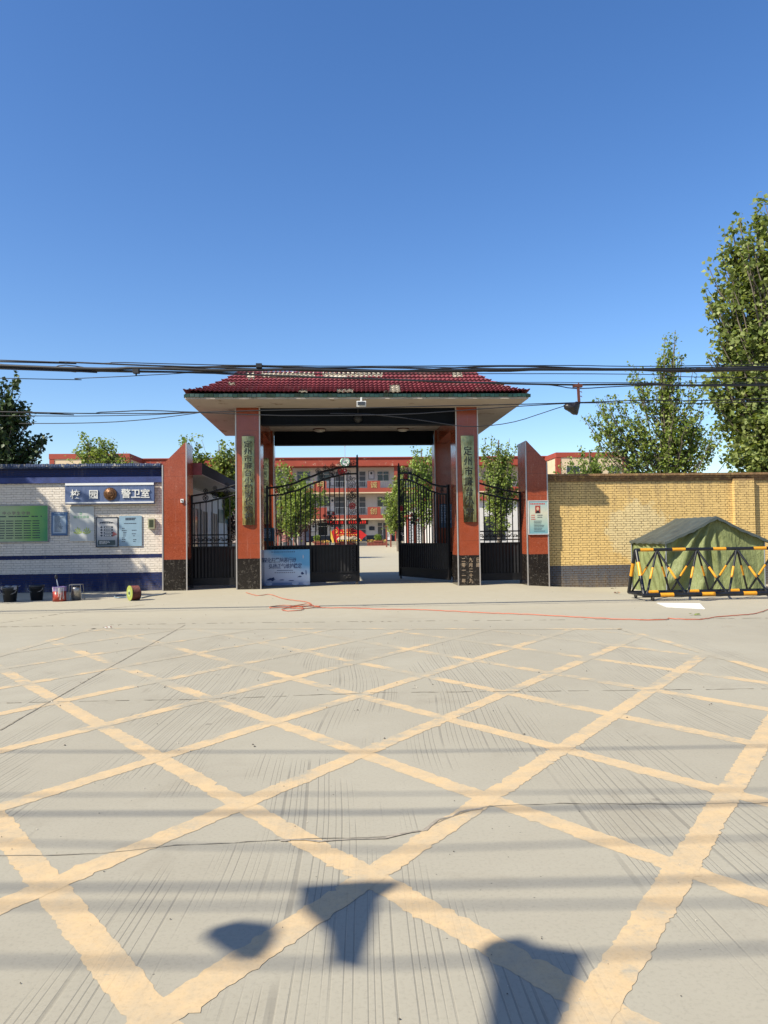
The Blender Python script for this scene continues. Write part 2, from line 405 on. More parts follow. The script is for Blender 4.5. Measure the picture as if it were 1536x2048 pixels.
# ------------------------------------------------------------------ mesh builder
class MB:
    def __init__(s): s.v = []; s.f = []; s.m = []; s.sm = []
    def add(s, vs, fs, mi=0, smooth=False):
        o = len(s.v)
        s.v += [tuple(p) for p in vs]
        for f in fs:
            s.f.append(tuple(o+i for i in f)); s.m.append(mi); s.sm.append(smooth)
        return s
    def box(s, x0, x1, y0, y1, z0, z1, mi=0, bev=0):
        if x0 > x1: x0, x1 = x1, x0
        if y0 > y1: y0, y1 = y1, y0
        if z0 > z1: z0, z1 = z1, z0
        vs = [(x, y, z) for z in (z0, z1) for y in (y0, y1) for x in (x0, x1)]
        return s.add(vs, [(0, 2, 3, 1), (4, 5, 7, 6), (0, 1, 5, 4), (1, 3, 7, 5), (3, 2, 6, 7), (2, 0, 4, 6)], mi)
    def obox(s, c, ux, uy, uz, mi=0):
        c, ux, uy, uz = map(Vector, (c, ux, uy, uz))
        vs = [c + a*ux + b*uy + d*uz for d in (-1, 1) for b in (-1, 1) for a in (-1, 1)]
        return s.add(vs, [(0, 2, 3, 1), (4, 5, 7, 6), (0, 1, 5, 4), (1, 3, 7, 5), (3, 2, 6, 7), (2, 0, 4, 6)], mi)
    def tube(s, pts, r, k=8, mi=0, cap=True, smooth=True):
        pts = [Vector(p) for p in pts]
        rs = r if hasattr(r, '__len__') else [r]*len(pts)
        n = len(pts); vs = []; ref = None
        for i, p in enumerate(pts):
            t = (pts[min(i+1, n-1)] - pts[max(i-1, 0)])
            t = t.normalized() if t.length > 1e-9 else Vector((0, 0, 1))
            if ref is None:
                ref = Vector((0, 0, 1)) if abs(t.z) < .9 else Vector((0, 1, 0))
            a = (ref - t*ref.dot(t)).normalized(); ref = a
            b = t.cross(a)
            for j in range(k):
                q = 2*math.pi*j/k
                vs.append(p + (a*math.cos(q) + b*math.sin(q))*rs[i])
        fs = [(i*k+j, i*k+(j+1) % k, (i+1)*k+(j+1) % k, (i+1)*k+j) for i in range(n-1) for j in range(k)]
        s.add(vs, fs, mi, smooth)
        if cap:
            s.add(vs[:k], [tuple(range(k))[::-1]], mi); s.add(vs[-k:], [tuple(range(k))], mi)
        return s
    def lathe(s, c, prof, k=20, mi=0, axis='z', smooth=True):
        c = Vector(c); vs = []
        for (r, h) in prof:
            for j in range(k):
                q = 2*math.pi*j/k
                if axis == 'z': vs.append(c + Vector((r*math.cos(q), r*math.sin(q), h)))
                elif axis == 'y': vs.append(c + Vector((r*math.cos(q), h, r*math.sin(q))))
                else: vs.append(c + Vector((h, r*math.cos(q), r*math.sin(q))))
        fs = [(i*k+j, i*k+(j+1) % k, (i+1)*k+(j+1) % k, (i+1)*k+j) for i in range(len(prof)-1) for j in range(k)]
        return s.add(vs, fs, mi, smooth)
    def prism(s, poly, y0, y1, mi=0):
        """poly in (x, z), extruded along y"""
        n = len(poly)
        vs = [(x, y0, z) for x, z in poly] + [(x, y1, z) for x, z in poly]
        return s.add(vs, [tuple(range(n)), tuple(range(n, 2*n))[::-1]] + [(i, i+n, (i+1) % n+n, (i+1) % n) for i in range(n)], mi)
    def build(s, name, mats, parent=None, origin=None):
        if not isinstance(mats, (list, tuple)): mats = [mats]
        if parent is not None: o0 = world_loc(parent)
        elif origin is not None: o0 = Vector(origin)
        else:
            a = np.array(s.v); o0 = Vector(((a[:, 0].min()+a[:, 0].max())/2, (a[:, 1].min()+a[:, 1].max())/2, a[:, 2].min()))
        me = bpy.data.meshes.new(name)
        me.from_pydata([(x-o0.x, y-o0.y, z-o0.z) for x, y, z in s.v], [], s.f)
        for k in mats: me.materials.append(k)
        me.polygons.foreach_set('material_index', s.m)
        me.polygons.foreach_set('use_smooth', s.sm)
        me.update()
        bm = bmesh.new(); bm.from_mesh(me); bmesh.ops.recalc_face_normals(bm, faces=bm.faces); bm.to_mesh(me); bm.free()
        ob = bpy.data.objects.new(name, me)
        COL.objects.link(ob)
        if parent is not None: ob.parent = parent
        else: ob.location = o0
        ob['wl'] = tuple(o0)
        return ob
def world_loc(o):
    p = Vector(o.location)
    while o.parent: o = o.parent; p = p + Vector(o.location)
    return p
def tag(o, label=None, cat=None, group=None, kind=None):
    if label: o['label'] = label
    if cat: o['category'] = cat
    if group: o['group'] = group
    if kind: o['kind'] = kind
    return o
def thing(name, loc, label, cat, group=None):
    o = bpy.data.objects.new(name, None)
    o.location = loc; o.empty_display_size = .2
    COL.objects.link(o)
    return tag(o, label, cat, group)
def copy_tree(o, parent=None):
    c = o.copy(); COL.objects.link(c)
    if parent: c.parent = parent
    for ch in list(o.children): copy_tree(ch, c)
    return c
def kids(o): return o.children

# ------------------------------------------------------------------ lettering
_g = {}
def glyph(ch, bold=.0):
    if (ch, bold) in _g: return _g[ch, bold]
    c = bpy.data.curves.new('g', 'FONT'); c.body = ch; c.offset = bold; c.resolution_u = 3
    o = bpy.data.objects.new('g', c); COL.objects.link(o)
    bpy.context.view_layer.update()
    me = bpy.data.meshes.new_from_object(o.evaluated_get(bpy.context.evaluated_depsgraph_get()))
    vs = [(v.co.x, v.co.y) for v in me.vertices]; fs = [tuple(p.vertices) for p in me.polygons]
    bpy.data.objects.remove(o); bpy.data.curves.remove(c); bpy.data.meshes.remove(me)
    _g[ch, bold] = (vs, fs)
    return vs, fs
def put_glyph(mb, ch, cx, cz, w, h, y, depth=.004, bold=.0, mi=0, shear=0, axes=None):
    """glyph centred at (cx, cz); the em square is w wide and h high; faces -Y"""
    vs, fs = glyph(ch, bold)
    if not vs: return
    X = [(a-.5)*w*1.0 + cx + shear*(b-.38)*h for a, b in vs]; Z = [(b-.38)*h + cz for a, b in vs]
    n = len(vs); cnt = {}
    for f in fs:
        for i in range(len(f)):
            e = (f[i], f[(i+1) % len(f)]); k = (min(e), max(e)); cnt[k] = cnt.get(k, 0)+1
    allv = [(X[i], y-depth, Z[i]) for i in range(n)] + [(X[i], y, Z[i]) for i in range(n)]
    if axes: allv = [axes(*p) for p in allv]
    mb.add(allv, [tuple(f) for f in fs] + [(a, b, b+n, a+n) for (a, b), c in cnt.items() if c == 1], mi)
def fake_rows(mb, x0, x1, z_top, row_h, rows, y, mi=0, fill=.6, gaps=(.03,), segw=(.05, .2), short=.0, rnd=None, axes=None):
    """rows of unreadably small print"""
    R = rnd or random
    for i in range(rows):
        z = z_top - i*row_h
        x = x0; end = x1 - (R.random()*short)*(x1-x0)
        while x < end - segw[0]*.5:
            wd = min(R.uniform(*segw), end-x)
            p = [(x, y, z-row_h*fill), (x+wd, y, z-row_h*fill), (x+wd, y, z), (x, y, z)]
            q = [(a, b-.002, c) for a, b, c in p]
            vs = p+q
            if axes: vs = [axes(*k) for k in vs]
            mb.add(vs, [(4, 5, 6, 7), (0, 1, 5, 4), (1, 2, 6, 5), (2, 3, 7, 6), (3, 0, 4, 7)], mi)
            x += wd + R.choice(gaps)

# ================================================================== GROUND
xs = sorted(set([-600, -200, -80, -40, -24] + [round(-16+.8*i, 2) for i in range(44)] + [24, 40, 80, 200, 600]))
ys = sorted(set([-600, -200, -60, -20, -8, 0, 3, 6, 9, 12] + [round(12.5+.5*i, 2) for i in range(38)] + list(range(32, 98, 4)) + [92, 110, 150, 300, 700, 1500]))
g = MB()
g.add([(x, y, gz(x, y)) for y in ys for x in xs], [(j*len(xs)+i, j*len(xs)+i+1, (j+1)*len(xs)+i+1, (j+1)*len(xs)+i) for j in range(len(ys)-1) for i in range(len(xs)-1)])
tag(g.build('ground', M['ground'], origin=(0, 0, 0)), kind='structure')

# painted box-junction lines -------------------------------------------------
A0 = np.array([.75564999, 2.22820111]); AA = np.array([.66624816, .86014802]); AB = np.array([-.63481581, .90091069])
def gpt(a, b): return A0 + a*AA + b*AB
def ribbon(mb, p, q, wdt, z=.004, seg=.02, jag=.0055):
    p = np.array(p, float); q = np.array(q, float); L = np.linalg.norm(q-p)
    n = max(2, int(L/seg)); d = (q-p)/L; nn = np.array([-d[1], d[0]])
    jl = jr = 0; L1 = []; R1 = []
    for i in range(n+1):
        c = p + d*L*i/n
        jl = jl*.3 + random.gauss(0, jag*.8); jr = jr*.3 + random.gauss(0, jag*.8)
        if random.random() < .015: jl += random.choice((-1, 1))*.02
        if random.random() < .015: jr += random.choice((-1, 1))*.02
        a = c + nn*(wdt/2+jl); b = c - nn*(wdt/2+jr)
        L1.append((a[0], a[1], z+gz(a[0], a[1]))); R1.append((b[0], b[1], z+gz(b[0], b[1])))
    mb.add(L1+R1, [(i, i+1, n+1+i+1, n+1+i) for i in range(n)])
lw = .128
box = thing('road_marking', (0, 0, 0), 'worn orange criss-cross box junction paint on the concrete road', 'road marking')
box['kind'] = 'structure'; del box['category']; del box['label']
FAR = 11.6
def clip(p, q):
    """keep the part of pq inside the marked box"""
    lo, hi = 0., 1.
    d = q-p
    for nrm, off in BOX:
        a = nrm @ p - off; b = nrm @ d
        if abs(b) < 1e-9:
            if a > 0: return None
            continue
        t = -a/b
        if b > 0: hi = min(hi, t)
        else: lo = max(lo, t)
    return (p+d*lo, p+d*hi) if hi > lo else None
c1 = np.array(PG(185, 1257)[:2]); c0 = np.array(PG(0, 1311)[:2]); c2 = np.array(PG(1243, 1258)[:2]); c3 = np.array(PG(1536, 1342)[:2])
def half(p, q, inside):
    d = q-p; n_ = np.array([-d[1], d[0]]); n_ /= np.linalg.norm(n_)
    if n_ @ (inside-p) > 0: n_ = -n_
    return n_, n_ @ p
ins = np.array([0., 6.])
BOX = [half(c0, c1, ins), half(c1, c2, ins), half(c2, c3, ins), (np.array([0, -1.]), 1.5)]
z_i = 0
for a in range(-6, 13):
    r = clip(gpt(a, -14), gpt(a, 22))
    if r:
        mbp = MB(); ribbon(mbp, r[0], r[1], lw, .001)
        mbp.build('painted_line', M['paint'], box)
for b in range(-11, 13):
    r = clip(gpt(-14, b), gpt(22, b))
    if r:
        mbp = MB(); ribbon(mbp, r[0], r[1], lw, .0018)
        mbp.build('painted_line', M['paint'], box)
e = (c1-c0)/np.linalg.norm(c1-c0); e2 = (c3-c2)/np.linalg.norm(c3-c2)
for p, q in ((c0-e*12, c1), (c1, c2), (c2, c3+e2*10)):
    mbp = MB(); ribbon(mbp, p, q, .13, .0026); mbp.build('border_line', M['paint'], box)

# slab joints and cracks ------------------------------------------------------
def crack(pix, wdt, mat, jag=.01, z=.0034, name='slab_joint', breaks=0):
    P = [np.array(PG(*p)[:2]) for p in pix]
    mbc = MB(); off = 0
    for p, q in zip(P[:-1], P[1:]):
        L = np.linalg.norm(q-p); n = max(2, int(L/.06)); d = (q-p)/L; nn = np.array([-d[1], d[0]]); rows = []
        for i in range(n+1):
            off = off*.85 + random.gauss(0, jag); ww = wdt*random.uniform(.35, 1.3)
            c = p+d*L*i/n + nn*off
            if i == 0 or i == n: c = p+d*L*i/n
            rows.append((c+nn*ww/2, c-nn*ww/2))
        for i in range(n):
            if random.random() < breaks: continue
            k = [rows[i][0], rows[i+1][0], rows[i+1][1], rows[i][1]]
            mbc.add([(t[0], t[1], z+gz(*t)) for t in k], [(0, 1, 2, 3)])
    return tag(mbc.build(name, mat, origin=(0, 0, 0)), kind='structure')
crack([(-900, 1416), (0, 1406), (400, 1399), (768, 1385), (1150, 1382), (1536, 1378), (2200, 1372)], .013, M['crack'], .005, breaks=.2)
crack([(-400, 1716), (0, 1712), (230, 1705), (380, 1690), (580, 1680), (700, 1677), (768, 1674), (850, 1660), (910, 1632), (970, 1615), (1150, 1608), (1536, 1606), (2000, 1606)], .0065, M['crack'], .004, breaks=.0)
crack([(560, 1683), (580, 1681), (640, 1684), (768, 1678), (850, 1662), (905, 1634), (965, 1618)], .02, M['crack_pale'], .006, z=.0042, breaks=.1)
crack([(0, 1461), (190, 1352), (370, 1250)], .014, M['crack'], .001)
crack([(-600, 1258), (0, 1254), (370, 1247), (768, 1243), (1100, 1240), (1600, 1236)], .03, M['crack'], .008, breaks=.45)
crack([(0, 1246), (60, 1238), (130, 1226), (290, 1210)], .03, M['crack'], .01, breaks=.15)

# ================================================================== GATEWAY
D = 20.7
ZS = 4.98                     # underside of the canopy
LX0, LX1, RX0, RX1 = -2.72, -2.07, 3.37, 3.98
gate = thing('school_gateway', (.63, 22.5, 0), 'tall school entrance with maroon tiled canopy roof on red granite pillars', 'gateway')
def pillar(x0, x1, y0, y1, zt, parent, zb=0.84):
    a = MB(); a.box(x0, x1, y0, y1, zb, zt)
    ob = a.build('pillar', M['granite'], parent)
    p = MB(); p.box(x0-.006, x1+.006, y0-.006, y1+.006, -.15, zb)
    pl = p.build('plinth', M['marble'], ob) if False else build_sub(p, 'plinth', M['marble'], ob)
    for (cx, cy) in ((x0, y0), (x1, y0)):
        t = MB(); t.box(cx-.016, cx+.016, cy-.014, cy+.016, -.1, zt-.004)
        build_sub(t, 'edge_trim', M['alu'], ob)
    return ob
def build_sub(mb, name, mat, parent):
    return mb.build(name, mat, parent)
pillar(LX0, LX1, D, D+1.0, ZS, gate)
pillar(RX0, RX1, D, D+1.0, ZS, gate)
pillar(LX0, LX1, D+4.55, D+5.3, ZS, gate)
pillar(RX0, RX1, D+4.55, D+5.3, ZS, gate)
EX0, EX1, EY0, EY1 = -3.83, 5.10, 19.4, 26.45
s = MB(); s.box(EX0, EX1, EY0, EY1, ZS, ZS+.09); s.build('soffit', M['soffit'], gate)
# beams
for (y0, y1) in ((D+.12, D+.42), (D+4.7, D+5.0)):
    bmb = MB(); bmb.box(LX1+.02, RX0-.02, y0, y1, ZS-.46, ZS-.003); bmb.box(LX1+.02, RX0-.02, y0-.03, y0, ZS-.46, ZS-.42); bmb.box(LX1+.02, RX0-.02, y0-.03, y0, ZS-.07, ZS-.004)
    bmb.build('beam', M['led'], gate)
for x0, x1 in ((LX0+.2, LX1-.06), (RX0+.06, RX1-.2)):
    bmb = MB(); bmb.box(x0, x1, D+1.0, D+4.55, ZS-.46, ZS-.003); bmb.build('side_beam', M['granite'], gate)
# skirt roof with corrugated, stepped tiles
def roof():
    RH, RI = .86, 1.30
    mb = MB()
    z_e = 5.10
    rows, sub, wave = 9, 4, .118
    def prof(t): return .62*t + .38*t**2.0
    nx = int((EX1-EX0+.16)/wave*6)
    cxm, cym = (EX0+EX1)/2, (EY0+EY1)/2
    hx, hy = (EX1-EX0)/2+.04, (EY1-EY0)/2+.04
    patches = []
    def bare(px0, px1, py0, py1): patches.append((PY(px0, (py0+py1)/2, 20), px0, px1, py0, py1))
    rect = [(523, 586, 745, 754), (492, 507, 745, 757), (583, 628, 745, 754), (644, 765, 745, 753), (905, 925, 744, 754), (779, 800, 770, 790), (765, 790, 783, 790), (672, 706, 779, 785), (660, 690, 752, 757), (457, 470, 764, 770), (595, 615, 781, 788)]
    fcam = lambda p: Vector(p) - Vector((0, 0, CH))
    def px_of(p):
        v = fcam(p); z = v.dot(fw)
        return 768+FPX*v.dot(cr)/z, 1024-FPX*v.dot(cu)/z
    for side in range(4):
        half_w, half_d = (hx, hy) if side % 2 == 0 else (hy, hx)
        n = int(2*half_w/wave)*6
        grid = []
        lines = []
        for r_ in range(rows):
            lines += [(r_/rows - .016*(r_ > 0), .052, 1), (r_/rows + .25/rows, .040, 0), ((r_+1)/rows, .0, 0)]
        R = len(lines)-1
        for j in range(R+1):
            t, step, lip = lines[j]; row = []
            inset = RI*t
            for i in range(n+1):
                u = -half_w + 2*half_w*i/n
                lim = half_w - inset
                u_c = max(-lim, min(lim, u))
                bumpz = .030*abs(math.cos(math.pi*u_c/wave))
                z = z_e + RH*prof(t) + bumpz + step + .06*(abs(u_c)/half_w)**10*(1-t)
                wv = .014*abs(math.cos(math.pi*u_c/wave)) if lip else 0
                d = half_d - inset + wv
                if side == 0: p = (cxm+u_c, cym-d, z)
                elif side == 2: p = (cxm-u_c, cym+d, z)
                elif side == 1: p = (cxm+d, cym+u_c, z)
                else: p = (cxm-d, cym-u_c, z)
                row.append(p)
            grid.append(row)
        for j in range(R):
            for i in range(n):
                q = [grid[j][i], grid[j][i+1], grid[j+1][i+1], grid[j+1][i]]
                if (Vector(q[0])-Vector(q[1])).length < 1e-6 and (Vector(q[2])-Vector(q[3])).length < 1e-6: continue
                mi = 0
                if side == 0:
                    X, Yp = px_of(q[0])
                    jj = math.sin(i*.9)*2.5
                    for (a, b_, c, d_) in rect:
                        if a+jj*.6 < X < b_+jj*.6 and c+jj*.4 < Yp < d_+jj*.4: mi = 1
                if mi == 1: q = [(a, b_, c-.02) for a, b_, c in q]
                mb.add(q, [(0, 1, 2, 3)], mi)
    mb.box(EX0+RI-.03, EX1-RI+.03, EY0+RI-.03, EY1-RI+.03, z_e+RH-.2, z_e+RH+.015, 0)
    mb.build('tiled_roof', [M['tile'], M['tile_under']], gate)
    # under the tiles: row of old green tile ends
    dr = MB()
    dr.box(EX0-.004, EX1+.004, EY0-.004, EY1+.004, ZS+.045, z_e+.02)
    k = 0; x = EX0
    while x < EX1-.05:
        dr.obox((x+.06, EY0-.016, ZS+.085+.008*math.sin(k*1.7)), (.055, 0, 0), (0, .014, 0), (0, .012*math.sin(k), .042)); x += .1215; k += 1
    y = EY0+.06
    while y < EY1-.05:
        for xx in (EX0-.016, EX1+.016): dr.obox((xx, y, ZS+.08), (.014, 0, 0), (0, .055, 0), (0, 0, .04))
        y += .1215
    dr.build('drip_edge', M['tile_old'], gate)
roof()
# ceiling lamps
M['lamp_glass'] = pm('frosted_lamp', (.62, .56, .46), .4)
for i, (px, py) in enumerate(((639, 858), (806, 857))):
    d = ray(px, py); t = (ZS-CH)/d.z; p = Vector((0, 0, CH))+d*t
    lm = thing('ceiling_lamp', (p.x, p.y, ZS-.11), 'round ceiling lamp under the canopy, %s one' % ('left' if i == 0 else 'right'), 'ceiling lamp', 'ceiling lamps under the canopy')
    a = MB(); a.lathe((p.x, p.y, ZS), [(.01, -.001), (.20, -.001), (.21, -.03), (.19, -.035)], 24); a.build('base_ring', M['rust'], lm)
    a = MB(); a.lathe((p.x, p.y, ZS), [(.19, -.03), (.17, -.075), (.10, -.10), (.005, -.11)], 24); a.build('shade', M['lamp_glass'], lm)
# hanging loudspeaker / camera on the front beam
sp = thing('dome_camera', (PY(716, 838, D+.1).x, D+.02, ZS-.5), 'black dome camera hanging from the front beam of the gateway', 'camera')
cxx = PY(716, 838, D).x
a = MB(); a.tube([(cxx, D+.02, ZS-.02), (cxx, D+.02, ZS-.2)], .012); a.build('stem', M['cable'], sp)
a = MB(); a.lathe((cxx, D+.02, ZS-.3), [(.01, .12), (.06, .11), (.10, .05), (.125, -.02), (.12, -.06), (.08, -.10), (.01, -.13)], 18); a.build('dome', M['cable'], sp)
# solar lamp on the eave
q0 = PY(713, 803, 19.3); q1 = PY(732, 813, 19.3)
st = thing('solar_lamp', ((q0.x+q1.x)/2, 19.3, q1.z), 'small white solar lamp fixed to the front eave', 'lamp')
a = MB(); a.obox(((q0.x+q1.x)/2, 19.28, (q0.z+q1.z)/2), ((q1.x-q0.x)/2, 0, 0), (0, .03, .012), (0, -.02, (q0.z-q1.z)/2)); a.build('housing', M['white_board'], st)
a = MB()
for i in range(4):
    for j in range(2):
        xx = q0.x+.03+(i+.5)*(q1.x-q0.x-.06)/4; zz = q1.z+.02+(j+.5)*(q0.z-q1.z-.04)/2
        a.box(xx-.022, xx+.022, 19.205+.02*j*0, 19.24, zz-.022, zz+.022)
a.build('solar_panel', M['slate'], st)
a = MB(); a.box((q0.x+q1.x)/2-.02, (q0.x+q1.x)/2+.02, 19.25, 19.42, q0.z, q0.z+.10); a.build('bracket', M['white_board'], st)

# plaques
def plaque(x0, x1, z0, z1, y, text, label, nm='brass_plaque', tilt=0, cw=.22, chh=None, top=.12, parent=None, bold=.014):
    t = thing(nm, ((x0+x1)/2, y, z0), label, 'plaque', 'brass name plaques on the gateway pillars')
    cx = (x0+x1)/2
    a = MB()
    K = 14; vs = []; bulge = .035
    poly = [(x0, y), (x0, y-.03)] + [(x0+(x1-x0)*i/K, y-.03-bulge*math.sin(math.pi*i/K)) for i in range(1, K)] + [(x1, y-.03), (x1, y)]
    n = len(poly)
    sh = lambda z: tilt*(z1-z)
    a.add([(px+sh(z0), py, z0) for px, py in poly]+[(px+sh(z1), py, z1) for px, py in poly], [tuple(range(n))[::-1], tuple(range(n, 2*n))] + [(i, (i+1) % n, (i+1) % n+n, i+n) for i in range(n)], 0, False)
    a.build('plate', M['brass'], t)
    lt = MB(); nch = len(text); pitch = (z1-z0-top-.14)/nch
    for i, ch in enumerate(text):
        zz = z1-top-pitch*(i+.5)
        ax = lambda X, Y_, Z: (X, Y_ - bulge*math.sin(math.pi*min(1, max(0, (X-sh(Z)-x0)/(x1-x0)))), Z)
        put_glyph(lt, ch, cx+sh(zz), zz, cw, min(pitch*1.0, cw*1.1), y-.031, .006, bold, 0, 0, ax)
    lt.build('lettering', M['ink_black'], t)
    return t
M['ink_black'] = pm('black_lettering', (.010, .010, .009), .5)
a0 = PY(484, 873, D); a1 = PY(510, 1050, D)
plaque(a0.x, a1.x, a1.z, a0.z, D-.004, '定州市廉台小学家长学校', 'tall brass plaque with ten black characters on the left front pillar', cw=.23)
a0 = PY(921, 872, D); a1 = PY(949, 1044, D)
plaque(a0.x, a0.x+.36, a1.z, a0.z, D-.004, '定州市廉台小学', 'brass plaque with seven black characters on the right front pillar', tilt=.02, cw=.24, top=.28)
a0 = PY(530, 917, D+4.55); a1 = PY(544, 1048, D+4.55)
plaque(LX0+.16, LX1-.16, a1.z, a0.z, D+4.546, '定州市廉台小学', 'brass plaque on the rear left pillar, seen behind the gate rails', cw=.22)
# inscription on the right plinth
ins_ = MB()
cols = ['二零一一年', '九月二十九', '日建']
pz0 = .80
for ci, tx in enumerate(cols):
    for i, ch in enumerate(tx):
        put_glyph(ins_, ch, RX0+.15+ci*.205, pz0-.085-i*.145, .12, .13, D-.008, .003, .004)
M['carved'] = pm('carved_tan_letters', (.42, .31, .20), .7, 0, .4, 25)
par = [c for c in gate.children if c.name.startswith('pillar')][1]
ins_.build('inscription', M['carved'], par)

# side pillars ---------------------------------------------------------------
def side_pillar(x0, x1, slope, label):
    t = thing('gate_pillar', ((x0+x1)/2, D+.45, 0), label, 'pillar', 'slant topped side pillars')
    y0, y1 = D, D+.92
    zi, zo = 4.03, 3.43
    a = MB()
    poly = [(x0, .84), (x1, .84), (x1, zi if slope > 0 else zo), (x0, zo if slope > 0 else zi)]
    if slope > 0: poly.insert(3, (x1-.03, zi))
    else: poly.insert(3, (x0+.03, zi))
    a.prism(poly, y0, y1); a.build('shaft', M['granite'], t)
    p = MB(); p.box(x0-.006, x1+.006, y0-.006, y1+.006, -.15, .84); p.build('plinth', M['marble'], t)
    for cx, zt in ((x0, zo if slope > 0 else zi), (x1, zi if slope > 0 else zo)):
        e_ = MB(); e_.box(cx-.016, cx+.016, y0-.014, y0+.016, -.1, zt-.01); e_.build('edge_trim', M['alu'], t)
    return t
SLX0, SLX1, SRX0, SRX1 = -4.70, -4.06, 5.33, 5.93
side_pillar(SLX0, SLX1, 1, 'red granite side pillar with slanted top beside the guard room')
side_pillar(SRX0, SRX1, -1, 'red granite side pillar with slanted top and notice, beside the yellow wall')
# little white box on left side pillar
a = MB(); b0 = PY(361, 998, D-.04); b1 = PY(367, 1005, D-.04); a.box(b0.x, b1.x, D-.05, D-.008, b1.z, b0.z); a.lathe(((b0.x+b1.x)/2, D-.05, (b0.z+b1.z)/2), [(.02, 0), (.02, -.02), (.001, -.021)], 10, 1, 'y')
tag(a.build('sensor_box', [M['white_board'], M['ink_black']]), 'tiny white sensor box on the left side pillar', 'sensor')
# notice on right side pillar
b0 = PY(1056.5, 1002, D-.03); b1 = PY(1097, 1068, D-.03)
nb = thing('notice_board', ((b0.x+b1.x)/2, D-.03, b1.z), 'pale teal framed notice with portrait on the right side pillar', 'notice', 'notices')
a = MB(); a.box(b0.x, b1.x, D-.035, D-.008, b1.z, b0.z); a.build('panel', m_grad('teal_notice', [(0, (.16, .36, .42)), (.3, (.36, .50, .44)), (.65, (.62, .60, .46)), (1, (.25, .46, .50))], 2, 0, b0.z-b1.z, .3, .2, 2), nb)
a = MB()
for bx in ((b0.x-.012, b0.x+.012, b1.z-.012, b0.z+.012), (b1.x-.012, b1.x+.012, b1.z-.012, b0.z+.012), (b0.x+.012, b1.x-.012, b1.z-.012, b1.z+.012), (b0.x+.012, b1.x-.012, b0.z-.012, b0.z+.012)):
    a.box(bx[0], bx[1], D-.045, D-.006, bx[2], bx[3])
a.build('frame', M['frame'], nb)
W_ = b1.x-b0.x; H_ = b0.z-b1.z
a = MB(); cxp = b0.x+W_*.47
a.box(cxp-W_*.13, cxp+W_*.13, D-.039, D-.036, b1.z+H_*.63, b1.z+H_*.86, 0)
hd = [(cxp+math.cos(q)*W_*.07, b1.z+H_*.765+math.sin(q)*H_*.055) for q in [i*math.pi/8 for i in range(16)]]
a.prism(hd, D-.042, D-.040, 1); a.prism([(cxp-W_*.11, b1.z+H_*.635), (cxp+W_*.11, b1.z+H_*.635), (cxp+W_*.05, b1.z+H_*.71), (cxp-W_*.05, b1.z+H_*.71)], D-.0415, D-.0395, 2)
M['skin'] = pm('portrait_tone', (.62, .40, .27), .5)
a.build('portrait', [pm('portrait_red', (.35, .05, .03), .5), M['skin'], M['ink_black']], nb)
a = MB(); rr = random.Random(3)
fake_rows(a, b0.x+W_*.10, b1.x-W_*.12, b0.z-H_*.07, H_*.05, 1, D-.036, 1, .75, (.016,), (.028, .034), 0, rr)
for k, (u0_, u1_) in enumerate(((.14, .34), (.14, .34), (.14, .34))): fake_rows(a, b0.x+W_*u0_, b0.x+W_*u1_, b0.z-H_*(.42+.06*k), H_*.04, 1, D-.036, 1, .6, (.012,), (.02, .03), 0, rr)
for k in range(2): fake_rows(a, b0.x+W_*.45, b0.x+W_*.72, b0.z-H_*(.42+.06*k), H_*.035, 1, D-.036, 0, .6, (.008,), (.02, .05), .2, rr)
fake_rows(a, b0.x+W_*.26, b1.x-W_*.12, b0.z-H_*.60, H_*.043, 8, D-.036, 0, .34, (.006,), (.02, .06), .5, rr)
a.build('printed_text', [M['ink'], M['red_sign']], nb)

# ================================================================== GATE LEAVES
def flower(mb, c, R, ux, mi=0, petals=5, thick=.012, ring=True):
    c = Vector(c); ux = Vector(ux); uz = Vector((0, 0, 1))
    if ring: mb.tube([c + (ux*math.cos(q)+uz*math.sin(q))*R for q in [i*2*math.pi/16 for i in range(17)]], thick*.6, 5, mi, False)
    for k in range(petals):
        q = 2*math.pi*k/petals + .3
        pc = c + (ux*math.cos(q)+uz*math.sin(q))*R*.55
        mb.tube([pc + (ux*math.cos(g_)+uz*math.sin(g_))*R*.3 for g_ in [i*2*math.pi/8 for i in range(9)]], thick*.7, 4, mi, False)
    mb.tube([c-ux.cross(uz)*.012, c+ux.cross(uz)*.012], R*.18, 8, mi)
def scroll(mb, c, R, ux, turn=1, mi=0, r=.008):
    c = Vector(c); ux = Vector(ux); uz = Vector((0, 0, 1)); pts = []
    for i in range(22):
        q = turn*i/21*2*math.pi*1.35; rad = R*(1-.72*i/21)
        pts.append(c + (ux*math.cos(q)+uz*math.sin(q))*rad)
    mb.tube(pts, r, 4, mi, False)
def interp(tab, t):
    for (a, za), (b, zb) in zip(tab[:-1], tab[1:]):
        if t <= b:
            k = (t-a)/(b-a); k = k*k*(3-2*k)*.35 + k*.65
            return za+(zb-za)*k
    return tab[-1][1]
OUT = [(0, 2.83), (.15, 2.87), (.28, 2.95), (.46, 3.14), (.65, 3.33), (.83, 3.44), (1, 3.46)]
INN = [(0, 2.61), (.15, 2.64), (.33, 2.76), (.52, 2.98), (.71, 3.15), (.86, 3.24), (1, 3.25)]
